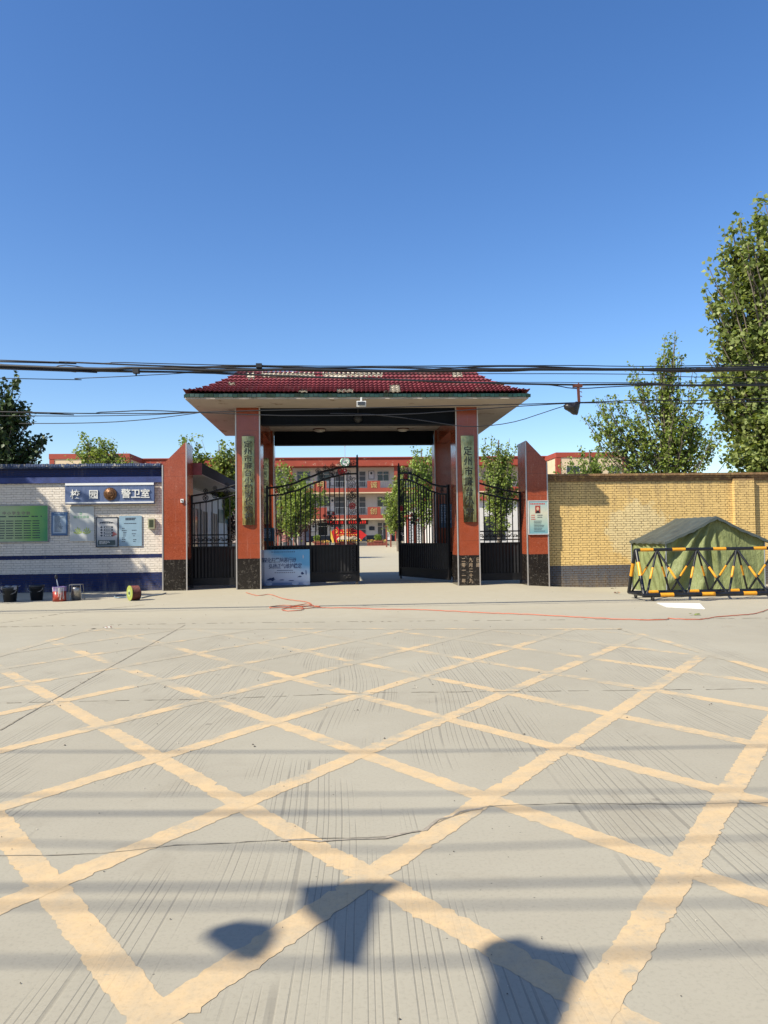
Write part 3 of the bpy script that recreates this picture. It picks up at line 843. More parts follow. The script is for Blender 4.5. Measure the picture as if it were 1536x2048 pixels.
def leaf_gate(h, e_, label, seed):
    h = Vector((*h, 0)); e_ = Vector((*e_, 0)); W = (e_-h).length; ux = (e_-h)/W; uy = Vector((0, 0, 1)).cross(ux)
    R = random.Random(seed)
    t = thing('gate_leaf', h, label, 'gate', 'two leaves of the main gate')
    P = lambda u, z, o=0: h + ux*u + uy*o + Vector((0, 0, z))
    for nm, tab, r in (('top_rail', OUT, .030), ('inner_rail', INN, .026)):
        a = MB(); a.tube([P(W*i/40, interp(tab, i/40)) for i in range(41)], r, 8); a.build(nm, M['iron'], t)
    a = MB(); a.obox(P(W-.03, 1.89), ux*.032, uy*.035, Vector((0, 0, 1.80))); a.lathe(P(W-.03, 3.69), [(.034, 0), (.04, .02), (.02, .05), (.028, .08), (.002, .13)], 8); a.build('stile', M['iron'], t)
    a = MB(); a.obox(P(.03, 1.5), ux*.032, uy*.035, Vector((0, 0, 1.40))); a.build('stile', M['iron'], t)
    nb_ = 18
    ornw = .26
    for i in range(1, nb_):
        u = W*(i)/(nb_+1)
        if u > W-ornw-.06: break
        a = MB(); zt = interp(INN, u/W)
        a.obox(P(u, (1.14+zt)/2), ux*.014, uy*.014, Vector((0, 0, (zt-1.14)/2))); a.build('bar', M['iron'], t)
    a = MB(); u = W-ornw-.05
    a.obox(P(u, (1.14+3.22)/2), ux*.013, uy*.013, Vector((0, 0, (3.22-1.14)/2))); a.build('bar', M['iron'], t)
    # filigree column next to the stile
    a = MB(); z = 1.22; k = 0
    while z < 3.16:
        scroll(a, P(W-.05-ornw*.32, z), .058, ux, 1 if k % 2 else -1); scroll(a, P(W-.05-ornw*.70, z+.05), .055, ux, -1 if k % 2 else 1); z += .098; k += 1
    for z in (1.62, 2.62): flower(a, P(W-.05-ornw/2, z), .10, ux, 0)
    a.build('filigree', M['iron'], t)
    a = MB(); flower(a, P(W-.05-ornw-.16, (interp(OUT, .88)+interp(INN, .88))/2-.02), .125, ux, 0, 5, .022); a.build('red_flower', M['redpaint'], t)
    a = MB(); flower(a, P(W-.19, 2.30), .09, ux, 0, 5, .018); a.build('red_flower', M['redpaint'], t)
    a = MB()
    for f in (.12, .60, .71, .80):
        zc = (interp(OUT, f)+interp(INN, f))/2
        flower(a, P(W*f, zc), .082, ux, 0)
    for f in (.56, .64, .72, .80, .88, .95):
        zc = interp(OUT, f)+.085
        flower(a, P(W*f, zc), .075, ux, 0, 5, .008); scroll(a, P(W*f+.10, zc-.03), .035, ux, 1); a.tube([P(W*f, zc+.07), P(W*f, zc+.12)], .006, 4)
    a.build('flower_scrolls', M['iron'], t)
    # rose spray across the bars
    a = MB()
    for k in range(7):
        q = 2*math.pi*k/7
        cc = P(W*.68+.16*math.cos(q), 1.95+.16*math.sin(q)); flower(a, cc, .06, ux, 0, 4, .012, False)
        a.tube([P(W*.68, 1.95), cc], .007, 4)
        a.tube([P(W*.68, 1.80), P(W*.68+.4*math.cos(q), 1.70+.12*math.sin(q*2))], .006, 4)
    flower(a, P(W*.68, 1.95), .09, ux, 0, 6, .016)
    a.build('rose_spray', M['iron'], t)
    a = MB()
    for k in (0, 3): flower(a, P(W*.68+.17*math.cos(k+.8), 1.97+.17*math.sin(k+.8)), .045, ux, 0, 4, .014, False)
    a.build('red_rose', M['redpaint'], t)
    # solid lower panel with pressed ribs
    a = MB(); n = 26; vs = []; 
    for i in range(n*2+1):
        u = W*i/(n*2); o = .018 if i % 2 else -.006
        vs += [P(u, .36, o), P(u, 1.13, o)]
    a.add(vs, [(2*i, 2*i+2, 2*i+3, 2*i+1) for i in range(n*2)])
    a.obox(P(W/2, 1.15), ux*W/2, uy*.026, Vector((0, 0, .022)))
    a.obox(P(W/2, .37), ux*W/2, uy*.026, Vector((0, 0, .022)))
    a.obox(P(W/2, .22), ux*W/2, uy*.006, Vector((0, 0, .13)))
    a.obox(P(W/2, .11), ux*W/2, uy*.026, Vector((0, 0, .022)))
    a.build('lower_panel', M['iron_panel'], t)
    a = MB(); scroll(a, P(W-.3, .24, -.03), .06, ux, 1, 0, .008); scroll(a, P(W-.42, .24, -.03), .06, ux, -1, 0, .008)
    z = .5
    while z < 1.05: scroll(a, P(W-.18, z, -.035), .06, ux, 1, 0, .007); z += .12
    a.build('panel_scroll', pm('worn_scroll_metal', (.06, .06, .062), .4, .5), t)
    a = MB(); a.obox(P(W-.08, .075), ux*.02, uy*.02, Vector((0, 0, .04))); cc = P(W-.08, .045); a.tube([cc-uy*.015, cc+uy*.015], .045, 12); a.build('castor', M['rubber'], t)
    a = MB(); a.tube([P(W+.01, 1.82, -.04), P(W+.01, 1.95, -.04)], .035, 10); a.obox(P(W-.01, 1.88), ux*.07, uy*.04, Vector((0, 0, .045))); a.build('latch', M['iron'], t)
    return t
hl = PY(527, 1100, D+1.25); el = PY(718.5, 1100, D+1.32)
leaf_gate((LX1+.06, D+1.1), (el.x, D+1.30), 'left leaf of the main iron gate, nearly closed, behind the blue banner', 5)
leaf_gate((RX0-.05, D+1.2), (2.07, D+3.95), 'right leaf of the main iron gate, swung open into the yard', 6)

def side_gate(x0, x1, rise, label):
    y = D+.62; t = thing('side_gate', ((x0+x1)/2, y, 0), label, 'gate', 'narrow side gates')
    W = x1-x0; f = (lambda k: k) if rise > 0 else (lambda k: 1-k)
    O2 = [(0, 2.60), (.3, 2.66), (.6, 2.77), (1, 2.92)]; I2 = [(0, 2.38), (.3, 2.43), (.6, 2.52), (1, 2.64)]
    P = lambda k, z: Vector((x0+W*k, y, z))
    for nm, tb in (('top_rail', O2), ('inner_rail', I2)):
        a = MB(); a.tube([P(i/20, interp(tb, f(i/20))) for i in range(21)], .026, 8); a.build(nm, M['iron'], t)
    for k in range(8):
        u = (k+.5)/8; a = MB(); zt = interp(I2, f(u)); a.obox(P(u, (1.1+zt)/2), (.013, 0, 0), (0, .013, 0), (0, 0, (zt-1.1)/2)); a.build('bar', M['iron'], t)
    for k in (0.015, .985):
        zt = interp(O2, f(k)); a = MB(); a.obox(P(k, (.1+zt)/2), (.026, 0, 0), (0, .026, 0), (0, 0, (zt-.1)/2)); a.build('stile', M['iron'], t)
    a = MB()
    for z in (1.50, 1.26): a.box(x0, x1, y-.022, y+.022, z-.018, z+.018)
    for k in range(12):
        scroll(a, P((k+.5)/12, 1.38), .05, (1, 0, 0), 1 if k % 2 else -1, 0, .008)
        scroll(a, P((k+.5)/12+.03, 1.35), .03, (1, 0, 0), -1 if k % 2 else 1, 0, .008)
    a.build('scroll_band', M['iron'], t)
    a = MB()
    for u in (.3, .5, .75):
        zc = (interp(O2, f(u))+interp(I2, f(u)))/2; flower(a, P(u, zc), .08, (1, 0, 0), 0)
        flower(a, P(u, interp(O2, f(u))+.08), .06, (1, 0, 0), 0, 5, .008)
    a.build('flower_scrolls', M['iron'], t)
    a = MB(); n = 14; vs = []
    for i in range(2*n+1):
        o = .016 if i % 2 else -.005; vs += [(x0+W*i/(2*n), y+o, .30), (x0+W*i/(2*n), y+o, 1.16)]
    a.add(vs, [(2*i, 2*i+2, 2*i+3, 2*i+1) for i in range(2*n)])
    a.box(x0, x1, y-.024, y+.024, 1.15, 1.18); a.box(x0, x1, y-.02, y+.02, .09, .30)
    a.build('lower_panel', M['iron_panel'], t)
side_gate(SLX1+.01, LX0-.01, 1, 'narrow iron side gate between the guard room pillar and the left front pillar')
side_gate(RX1+.01, SRX0-.01, -1, 'narrow iron side gate between the right front pillar and the yellow wall pillar')

# blue banner board standing against the left leaf
b0 = PY(527, 1100, D+1.0); b1 = PY(620, 1171, D+1.0)
BZ0, BZ1, BX0, BX1, BY = .03, b0.z, b0.x-.02, b1.x, D+1.0
bn = thing('banner_board', ((BX0+BX1)/2, BY, 0), 'pale blue slogan board leaning on the left gate leaf', 'banner')
a = MB(); a.box(BX0, BX1, BY-.03, BY, BZ0, BZ1)
def m_banner():
    m, n, l, b = nodes_of('blue_banner_print', .4)
    v, s = coord(n, l)
    z = mth(n, l, 'DIVIDE', s.outputs[2], BZ1)
    x = mth(n, l, 'ADD', mth(n, l, 'DIVIDE', s.outputs[0], BX1-BX0), .5)
    f = mth(n, l, 'ADD', mth(n, l, 'ADD', mth(n, l, 'MULTIPLY', x, .45), mth(n, l, 'MULTIPLY', z, .75)), mth(n, l, 'MULTIPLY', noise(n, l, v, 2.2, 4), .3))
    c = ramp(n, l, f, [(.0, (.38, .48, .68)), (.45, (.82, .82, .92)), (.80, (.66, .80, .95)), (1.0, (.14, .46, .78))])
    low = ramp(n, l, mth(n, l, 'ADD', z, mth(n, l, 'MULTIPLY', noise(n, l, v, 3, 3), .12)), [(.10, 1), (.24, 0)])
    c = mix(n, l, mth(n, l, 'MULTIPLY', low, .75), c, (.06, .13, .34))
    l.new(c, b.inputs['Base Color'])
    return m
a.build('panel', m_banner(), bn)
M['navy_print'] = pm('navy_slogan_print', (.02, .05, .18), .5)
a = MB(); bw = BX1-BX0; bh = BZ1-BZ0
for i, ch in enumerate('深化扫黑除恶行动'): put_glyph(a, ch, BX0+bw*(.05+.088*i), BZ0+bh*.71, bw*.092, bh*.15, BY-.031, .003, .015, 0, .12)
for i, ch in enumerate('弘扬正气维护稳定'): put_glyph(a, ch, BX0+bw*(.17+.088*i), BZ0+bh*.545, bw*.092, bh*.15, BY-.031, .003, .015, 0, .12)
fake_rows(a, BX0+bw*.19, BX0+bw*.68, BZ0+bh*.955, bh*.035, 1, BY-.031, 0, .9, (.03,), (.025, .03))
fake_rows(a, BX0+bw*.30, BX0+bw*.64, BZ0+bh*.43, bh*.03, 1, BY-.031, 0, .6, (.006,), (.02, .05))
fake_rows(a, BX0+bw*.25, BX0+bw*.70, BZ0+bh*.375, bh*.04, 1, BY-.031, 1, .75, (.02,), (.03, .04))
a.build('lettering', [M['navy_print'], pm('grey_print', (.30, .31, .38), .6)], bn)
a = MB()   # ink-drawn hills, pavilion, water and white discs
def blob(cx, cz, rx, rz, mi, yy=BY-.032, n=14, seed=1, jag=.15):
    R = random.Random(seed); a.prism([(BX0+bw*(cx+rx*math.cos(q)*(1+R.uniform(-jag, jag))), BZ0+bh*(cz+rz*math.sin(q)*(1+R.uniform(-jag, jag)))) for q in [2*math.pi*i/n for i in range(n)]], yy-.002, yy, mi)
blob(.17, .17, .07, .045, 0, seed=2, jag=.5); blob(.22, .20, .03, .03, 0, seed=3, jag=.5); blob(.40, .155, .055, .012, 0, seed=4, jag=.1); blob(.60, .13, .06, .012, 0, seed=5)
blob(.84, .33, .03, .035, 0, seed=6, jag=.5); blob(.78, .24, .05, .025, 0, seed=7, jag=.6); blob(.92, .36, .025, .07, 1, seed=8, jag=.4); blob(.86, .80, .012, .055, 2, seed=9)
blob(.13, .045, .07, .045, 2, BY-.034, jag=.03); blob(.69, .05, .075, .05, 2, BY-.034, jag=.03); blob(.93, .045, .08, .05, 2, BY-.034, jag=.03); blob(.5, .06, .35, .02, 1, BY-.033, seed=10)
a.build('ink_drawing', [M['navy_print'], pm('soft_blue_print', (.20, .30, .50), .5), pm('pale_disc_print', (.62, .66, .76), .5)], bn)

# ================================================================== LEFT GUARD HOUSE WITH PAINTED BRICK FRONT
GY = 20.93
gh = thing('guard_house', (-10, 25, 0), 'low guard room with navy and white painted brick front', 'building')
a = MB(); a.box(-18, SLX0-.012, GY, GY+.3, -.2, 3.36); a.build('front_wall', M['blue_brick'], gh, )
a = MB(); a.box(-18, SLX0-.02, GY-.16, GY+.6, 3.362, 3.40)
x = -18.0; R = random.Random(4)
while x < SLX0-.1:
    wdt = R.uniform(.055, .075); a.box(x, x+wdt-.012, GY-.18-R.uniform(0, .01), GY+.55, 3.40, 3.47+R.uniform(-.008, .01)); x += wdt
a.build('coping', M['coping_blue'], gh)
a = MB(); a.box(-18, SLX0-.02, GY-.06, GY-.002, 2.96, 3.12); a.build('string_course', pm('navy_string_course', (.025, .048, .19), .7, 0, .25, 5, .4, 20), gh)
XW = -4.42
a = MB(); a.box(XW-.2, XW, GY+1.0, GY+10.6, 0, 2.95); a.build('side_wall', M['whitewall'], gh)
a = MB(); a.box(-18, XW-.2, GY+.3, GY+10.6, 2.95, 3.05); a.build('roof_slab', M['stone'], gh)
ea = PY(404, 950, D+.98); eb = PY(404, 926, D+.98)
a = MB(); a.box(-5.4, ea.x, D+.98, GY+10.6, ea.z, ea.z+.02, 1); a.box(-5.4, ea.x, D+.975, D+.985, ea.z, eb.z, 0); a.box(ea.x-.10, ea.x, D+.99, GY+10.6, ea.z+.02, eb.z, 2); a.box(-5.4, ea.x-.1, D+.99, GY+10.6, ea.z+.02, eb.z-.04, 0)
a.build('side_eave', [pm('maroon_eave_end', (.30, .055, .06), .3, 0, .5, 5), M['whitewall'], pm('navy_eave_side', (.016, .015, .03), .8, spec=.2)], gh)
def side_opening(nm, y0, y1, z0, z1, mat):
    a = MB(); a.box(XW+.002, XW+.03, y0, y1, z0, z1); f = a.build(nm, mat, gh)
    a = MB()
    for bb in ((y0-.05, y0, z0, z1+.05), (y1, y1+.05, z0, z1+.05), (y0, y1, z1, z1+.05), ((y0+y1)/2-.02, (y0+y1)/2+.02, z0, z1)): a.box(XW+.001, XW+.05, bb[0], bb[1], bb[2], bb[3])
    a.build('frame', M['frame'], f)
side_opening('window', 23.0, 24.2, 1.0, 2.35, M['glass'])
side_opening('door', 24.9, 25.9, .05, 2.3, M['wood'])
side_opening('door', 27.0, 28.0, .05, 2.3, M['wood'])
a = MB(); a.box(XW+.002, XW+.03, 28.5, 30.8, 2.0, 2.5); a.build('teal_board', pm('teal_board_paint', (.03, .10, .11), .5), gh)
a = MB(); a.box(XW+.004, XW+.02, 22.2, 22.75, 1.2, 2.4); a.box(XW+.02, XW+.024, 22.27, 22.68, 1.9, 2.3, 1); a.box(XW+.02, XW+.024, 22.27, 22.68, 1.3, 1.8, 1)
tag(a.build('wall_poster', [M['paper'], M['ink']]), 'pale poster on the white side wall inside the left side gate', 'poster')

# 校园警卫室 sign
s0 = PY(130, 966, GY-.15); s1 = PY(308.5, 1007.5, GY-.15)
YS = GY-.15
sg = thing('wall_sign', ((s0.x+s1.x)/2, YS, s1.z), 'long blue sign with round badge and five white characters on the guard room wall', 'sign')
a = MB(); a.box(s0.x, s1.x, YS, GY-.064, s1.z, s0.z); a.build('sign_box', M['signblue'], sg)
a = MB(); hh = s0.z-s1.z
a.box(s0.x+.01, s1.x-.01, YS-.02, YS-.002, s0.z-hh*.12, s0.z-hh*.02); a.box(s0.x+.01, s1.x-.01, YS-.02, YS-.002, s1.z+hh*.05, s1.z+hh*.11)
a.build('light_strip', M['white_board'], sg)
M['letter_white'] = pm('white_raised_letters', (.78, .78, .74), .4)
a = MB()
for ch, px, py in (('校', 151, 988.5), ('园', 187.5, 988.5), ('警', 252.5, 987), ('卫', 271.8, 987), ('室', 290.8, 987)):
    p = PY(px, py, YS); put_glyph(a, ch, p.x, p.z, .262, .262, YS-.002, .03, .012)
a.build('lettering', M['letter_white'], sg)
p = PY(221, 988, YS)
a = MB(); a.lathe((p.x, YS-.002, p.z), [(.155, 0), (.165, -.03), (.15, -.05), (.12, -.04), (.115, -.055), (.06, -.075), (.002, -.08)], 26, 0, 'y')
for k in range(20):
    q = 2*math.pi*k/20; a.obox((p.x+.155*math.cos(q), YS-.03, p.z+.155*math.sin(q)), (.02*math.cos(q), 0, .02*math.sin(q)), (0, .02, 0), (-.016*math.sin(q), 0, .016*math.cos(q)))
a.box(p.x-.07, p.x+.07, YS-.085, YS-.06, p.z-.03, p.z-.01)
a.prism([(p.x-.05, p.z+.01), (p.x+.05, p.z+.01), (p.x+.035, p.z+.05), (p.x, p.z+.065), (p.x-.035, p.z+.05)], YS-.085, YS-.06)
for sx in (-1, 1): a.tube([(p.x+sx*.10*math.cos(q), YS-.06, p.z+.10*math.sin(q)-.01) for q in [-1.2+i*.3 for i in range(8)]], .014, 6)
a.build('badge', pm('aged_bronze_badge', (.16, .075, .03), .45, .5, .4, 25), sg)

# posters on the brick wall
def poster(name, label, px0, py0, px1, py1, mat, y=GY-.012, thick=.018, frame=None):
    a0 = PY(px0, py0, y); a1 = PY(px1, py1, y)
    t = thing(name, ((a0.x+a1.x)/2, y, a1.z), label, 'poster', 'posters on the painted brick wall')
    a = MB(); a.box(a0.x, a1.x, y-thick, y, a1.z, a0.z); a.build('panel', mat(a1.x-a0.x, a0.z-a1.z) if callable(mat) else mat, t)
    if frame:
        a = MB(); g_ = .012
        for bb in ((a0.x-g_, a0.x+g_, a1.z-g_, a0.z+g_), (a1.x-g_, a1.x+g_, a1.z-g_, a0.z+g_), (a0.x+g_, a1.x-g_, a1.z-g_, a1.z+g_), (a0.x+g_, a1.x-g_, a0.z-g_, a0.z+g_)):
            a.box(bb[0], bb[1], y-thick-.012, y-.001, bb[2], bb[3])
        a.build('frame', frame, t)
    return t, a0.x, a1.x, a1.z, a0.z, y-thick
t, X0, X1, Z0, Z1, yy = poster('rules_poster', 'large green poster of printed pupil rules at the left end of the wall', -60, 1012, 97, 1083,
    lambda w_, h_: m_grad('green_poster', [(0, (.42, .50, .36)), (.55, (.40, .52, .25)), (.8, (.20, .45, .10)), (1, (.04, .28, .10))], 0, -w_/2, w_/2, .35, .25, 1.5), frame=M['stone'])
a = MB(); wd = X1-X0
for i, ch in enumerate('中小学生守则'):
    p = PY(8.5+i*9.6, 1026.5, yy); put_glyph(a, ch, p.x, p.z, .105, .105, yy-.001, .002, .01, 1)
rr = random.Random(5)
fake_rows(a, X0+.1, PY(84, 1033, yy).x, PY(40, 1032, yy).z, .05, 1, yy-.001, 0, .55, (.01, .07), (.06, .2), 0, rr)
for r_ in range(8):
    zz = PY(40, 1041+r_*4.85, yy).z
    for c_ in range(9):
        xx = PY(65-c_*17.6, 1050, yy).x; fake_rows(a, xx, xx+.205, zz, .05, 1, yy-.001, 0, .5, (.004,), (.02, .05), .12, rr)
a.build('lettering', [M['ink'], pm('mauve_print', (.24, .14, .16), .6)], t)
t, X0, X1, Z0, Z1, yy = poster('blue_poster', 'small blue notice with pale text panel, beside the green rules poster', 103, 1024.5, 135.5, 1071, pm('blue_poster_print', (.05, .13, .28), .4))
a = MB(); w_ = X1-X0; h_ = Z1-Z0
a.box(X0+w_*.1, X1-w_*.1, yy-.003, yy-.001, Z0+h_*.10, Z1-h_*.15, 1)
fake_rows(a, X0+w_*.2, X1-w_*.25, Z1-h_*.18, h_*.052, 13, yy-.0035, 0, .45, (.006,), (.03, .08), .5, random.Random(6))
fake_rows(a, X0+w_*.2, X1-w_*.2, Z1-h_*.05, h_*.06, 1, yy-.001, 1, .6, (.01,), (.03, .04), 0, rr)
a.build('printed_text', [M['ink'], pm('pale_blue_text_panel', (.36, .46, .56), .5)], t)
t, X0, X1, Z0, Z1, yy = poster('white_poster', 'white poster with lime leaves partly under the long blue sign', 140.5, 1013, 188.5, 1082, pm('white_poster_print', (.60, .62, .60), .25, 0, .12, 2))
a = MB(); w_ = X1-X0; h_ = Z1-Z0; rr = random.Random(8)
fake_rows(a, X0+w_*.15, X1-w_*.15, Z1-h_*.27, h_*.09, 1, yy-.001, 0, .8, (.02,), (.05, .08), 0, rr)
fake_rows(a, X0+w_*.40, X0+w_*.55, Z1-h_*.17, h_*.09, 1, yy-.001, 0, .8, (.01,), (.05, .08), 0, rr)
a.box(X0+.005, X1-.005, yy-.003, yy-.001, Z0+h_*.29, Z0+h_*.30, 0)
for cx_ in (.33, .70):
    for k in range(5):
        q = .4+k*.6; a.prism([(X0+w_*cx_, Z0+h_*.2), (X0+w_*cx_+.10*math.cos(q-.15), Z0+h_*.2+.16*math.sin(q-.15)), (X0+w_*cx_+.12*math.cos(q+.15), Z0+h_*.2+.20*math.sin(q+.15))], yy-.0045-.0005*k, yy-.0035-.0005*k, 1)
a.build('green_print', [pm('sage_print', (.26, .40, .30), .5), pm('lime_print', (.48, .60, .10), .5)], t)
t, X0, X1, Z0, Z1, yy = poster('grey_poster', 'black framed grey poster with four bold rounded rows', 193, 1035, 236, 1093, lambda w_, h_: m_grad('grey_poster_print', [(0, (.16, .22, .26)), (.28, (.42, .44, .46)), (.6, (.62, .61, .60)), (1, (.58, .57, .55))], 2, 0, h_, .35, .3, 4), frame=M['ink'])
a = MB(); w_ = X1-X0; h_ = Z1-Z0
for k in range(4):
    zc = Z1-h_*(.335+.095*k); a.box(X0+w_*.36, X0+w_*.77, yy-.004, yy-.001, zc-h_*.03, zc+h_*.03, 0)
    a.prism([(X0+w_*.24, zc-h_*.038), (X0+w_*.30, zc), (X0+w_*.24, zc+h_*.038), (X0+w_*.18, zc)], yy-.004, yy-.001, 0)
    fake_rows(a, X0+w_*.40, X0+w_*.73, zc+h_*.015, h_*.03, 1, yy-.0045, 1, 1, (.01,), (.03, .04), 0, rr)
a.prism([(X0+w_*.74, Z0+h_*.33), (X1-.01, Z0+h_*.42), (X0+w_*.78, Z0+h_*.52)], yy-.004, yy-.001, 2)
a.box(X0+w_*.08, X1-w_*.12, yy-.003, yy-.001, Z0+h_*.05, Z0+h_*.22, 3)
a.tube([(X0+w_*(.12+.72*i/12), yy-.004, Z1-h_*(.20-.06*math.sin(math.pi*i/12))) for i in range(13)], .006, 4, 0)
fake_rows(a, X0+w_*.18, X0+w_*.78, Z1-h_*.16, h_*.07, 1, yy-.001, 0, .7, (.012,), (.03, .04), 0, rr)
fake_rows(a, X0+w_*.14, X0+w_*.66, Z0+h_*.19, h_*.04, 3, yy-.0035, 1, .4, (.01,), (.04, .1), .3, rr)
a.build('printed_graphics', [M['ink'], M['letter_white'], pm('faded_red_print', (.42, .12, .11), .5), pm('dark_teal_print', (.03, .06, .07), .5)], t)
t, X0, X1, Z0, Z1, yy = poster('pale_blue_poster', 'pale blue notice, rightmost of the wall posters, beside the meter box', 238.5, 1032, 284, 1092, pm('pale_blue_print', (.27, .40, .50), .4, 0, .1))
a = MB(); w_ = X1-X0; h_ = Z1-Z0; rr = random.Random(9)
fake_rows(a, X0+w_*.28, X0+w_*.78, Z1-h_*.06, h_*.045, 2, yy-.001, 0, .8, (.008,), (.03, .04), .2, rr)
fake_rows(a, X0+w_*.22, X0+w_*.78, Z1-h_*.24, h_*.04, 1, yy-.001, 0, .5, (.006,), (.03, .06), 0, rr)
for k in range(9):
    for c_ in (.12, .56):
        if rr.random() < .8: fake_rows(a, X0+w_*(c_+rr.choice((0, .06))), X0+w_*(c_+.22), Z1-h_*(.33+.062*k+rr.uniform(0, .015)), h_*.05, 1, yy-.001, 0, .45, (.008,), (.03, .05), .4, rr)
a.build('printed_text', M['ink'], t)
# meter box
a0 = PY(296, 1037, GY-.1); a1 = PY(309, 1057, GY-.1)
mb_ = thing('meter_box', ((a0.x+a1.x)/2, GY-.05, a1.z), 'small olive meter box with dark window on the brick wall', 'meter box')
a = MB(); a.box(a0.x, a1.x, GY-.10, GY-.004, a1.z, a0.z); a.build('case', M['olive_box'], mb_)
a = MB(); a.box(a0.x+.03, a1.x-.03, GY-.106, GY-.101, a1.z+.035, a0.z-.04); a.build('window', M['olive_dark'], mb_)

# ================================================================== YELLOW BRICK WALL
YW = D+.22
yw = thing('yellow_brick_wall', (11, YW, 0), 'yellow painted brick wall with grey base right of the gateway', 'wall')
a = MB(); a.box(SRX1+.012, 24, YW, YW+.24, -.3, 2.90); a.build('wall_face', M['yellow_brick'], yw)
R = random.Random(12)
for j, (zz, o) in enumerate(((2.90, .03), (2.965, .07), (3.03, .12))):
    a = MB(); x = SRX1+.012 - .05*j
    while x < 24:
        wdt = R.uniform(.11, .125) if j != 1 else R.uniform(.22, .25)
        a.box(x, x+wdt-.006, YW-o-R.uniform(0, .008), YW+.24+o, zz+.002, zz+.063); x += wdt
    a.build('coping_course', pm('brown_coping_brick', (.25, .145, .065), .85, 0, .45, 9, .6, 40, dirt=(.46, .30, .11), dirt_at=.58), yw)
p0 = PY(1469, 1000, YW-.12); p1 = PY(1509, 1000, YW-.12)
for k in (0, 1):
    a = MB(); xo = k*5.2; a.box(p0.x+xo, p1.x+xo, YW-.13, YW-.001, -.3, 2.92); a.build('brick_pier', M['yellow_brick'], yw)
tag(yw, None)

# ================================================================== HOUSES ACROSS THE STREET (behind the viewer, seen only in reflections)
for k, (x0, x1, col_, wh) in enumerate(((-26, -6, (.42, .20, .10), 4.2), (-5, 9, (.50, .30, .18), 3.8), (10, 28, (.45, .40, .33), 5.0))):
    hs_ = thing('street_house', ((x0+x1)/2, -13, 0), ['orange brick house across the street', 'tan shop front house across the street', 'taller grey house across the street'][k], 'house', 'houses across the street')
    a = MB(); a.box(x0, x1, -20, -12, 0, wh); a.build('walls', pm('street_house_wall', col_, .85, 0, .2, 2), hs_)
    a = MB(); a.box(x0-.2, x1+.2, -20.2, -11.7, wh+.002, wh+.3); a.build('roof', M['brown_red'], hs_)
    xx = x0+1.2
    while xx < x1-2.4:
        a = MB(); a.box(xx, xx+2.0, -11.99, -11.9, .1 if (int(xx) % 2) else 1.0, 2.6); f = a.build('window' if int(xx) % 2 == 0 else 'shop_door', M['glass'], hs_)
        a = MB(); a.box(xx-.06, xx, -11.99, -11.86, .1, 2.7); a.box(xx+2.0, xx+2.06, -11.99, -11.86, .1, 2.7); a.box(xx, xx+2, -11.99, -11.86, 2.6, 2.7); a.build('frame', M['frame'], f); xx += 3.1

# ================================================================== TREES
def mesh_obj(name, V, F, mat, parent, smooth=False):
    o0 = world_loc(parent); V = V - np.array(o0)
    me = bpy.data.meshes.new(name)
    nv, nf = len(V), len(F); k = F.shape[1]
    me.vertices.add(nv); me.vertices.foreach_set('co', V.astype('f').ravel())
    me.loops.add(nf*k); me.loops.foreach_set('vertex_index', F.astype('i').ravel())
    me.polygons.add(nf); me.polygons.foreach_set('loop_start', np.arange(0, nf*k, k, dtype='i')); me.polygons.foreach_set('loop_total', np.full(nf, k, dtype='i'))
    me.materials.append(mat); me.update(calc_edges=True); me.validate()
    ob = bpy.data.objects.new(name, me); COL.objects.link(ob); ob.parent = parent
    return ob
def leaves(P, size, rng, up=.35, seedrot=None):
    """P: n x 3 leaf bases -> folded two-triangle leaves"""
    n = len(P)
    d = rng.normal(size=(n, 3)); d[:, 2] -= .15; d /= np.linalg.norm(d, axis=1)[:, None]
    nrm = rng.normal(size=(n, 3)); nrm[:, 2] = np.abs(nrm[:, 2])*1.0 + up
    side = np.cross(d, nrm); side /= np.linalg.norm(side, axis=1)[:, None]+1e-9
    nn = np.cross(side, d)
    s = (size*rng.uniform(.65, 1.25, n))[:, None]
    base = P; tip = P + d*s
    m1 = P + d*s*.42 + side*s*.44 + nn*s*.12
    m2 = P + d*s*.42 - side*s*.44 + nn*s*.12
    V = np.stack([base, m1, tip, m2], 1).reshape(-1, 3)
    i = np.arange(n)*4
    F = np.concatenate([np.stack([i, i+1, i+2], 1), np.stack([i, i+2, i+3], 1)])
    return V, F
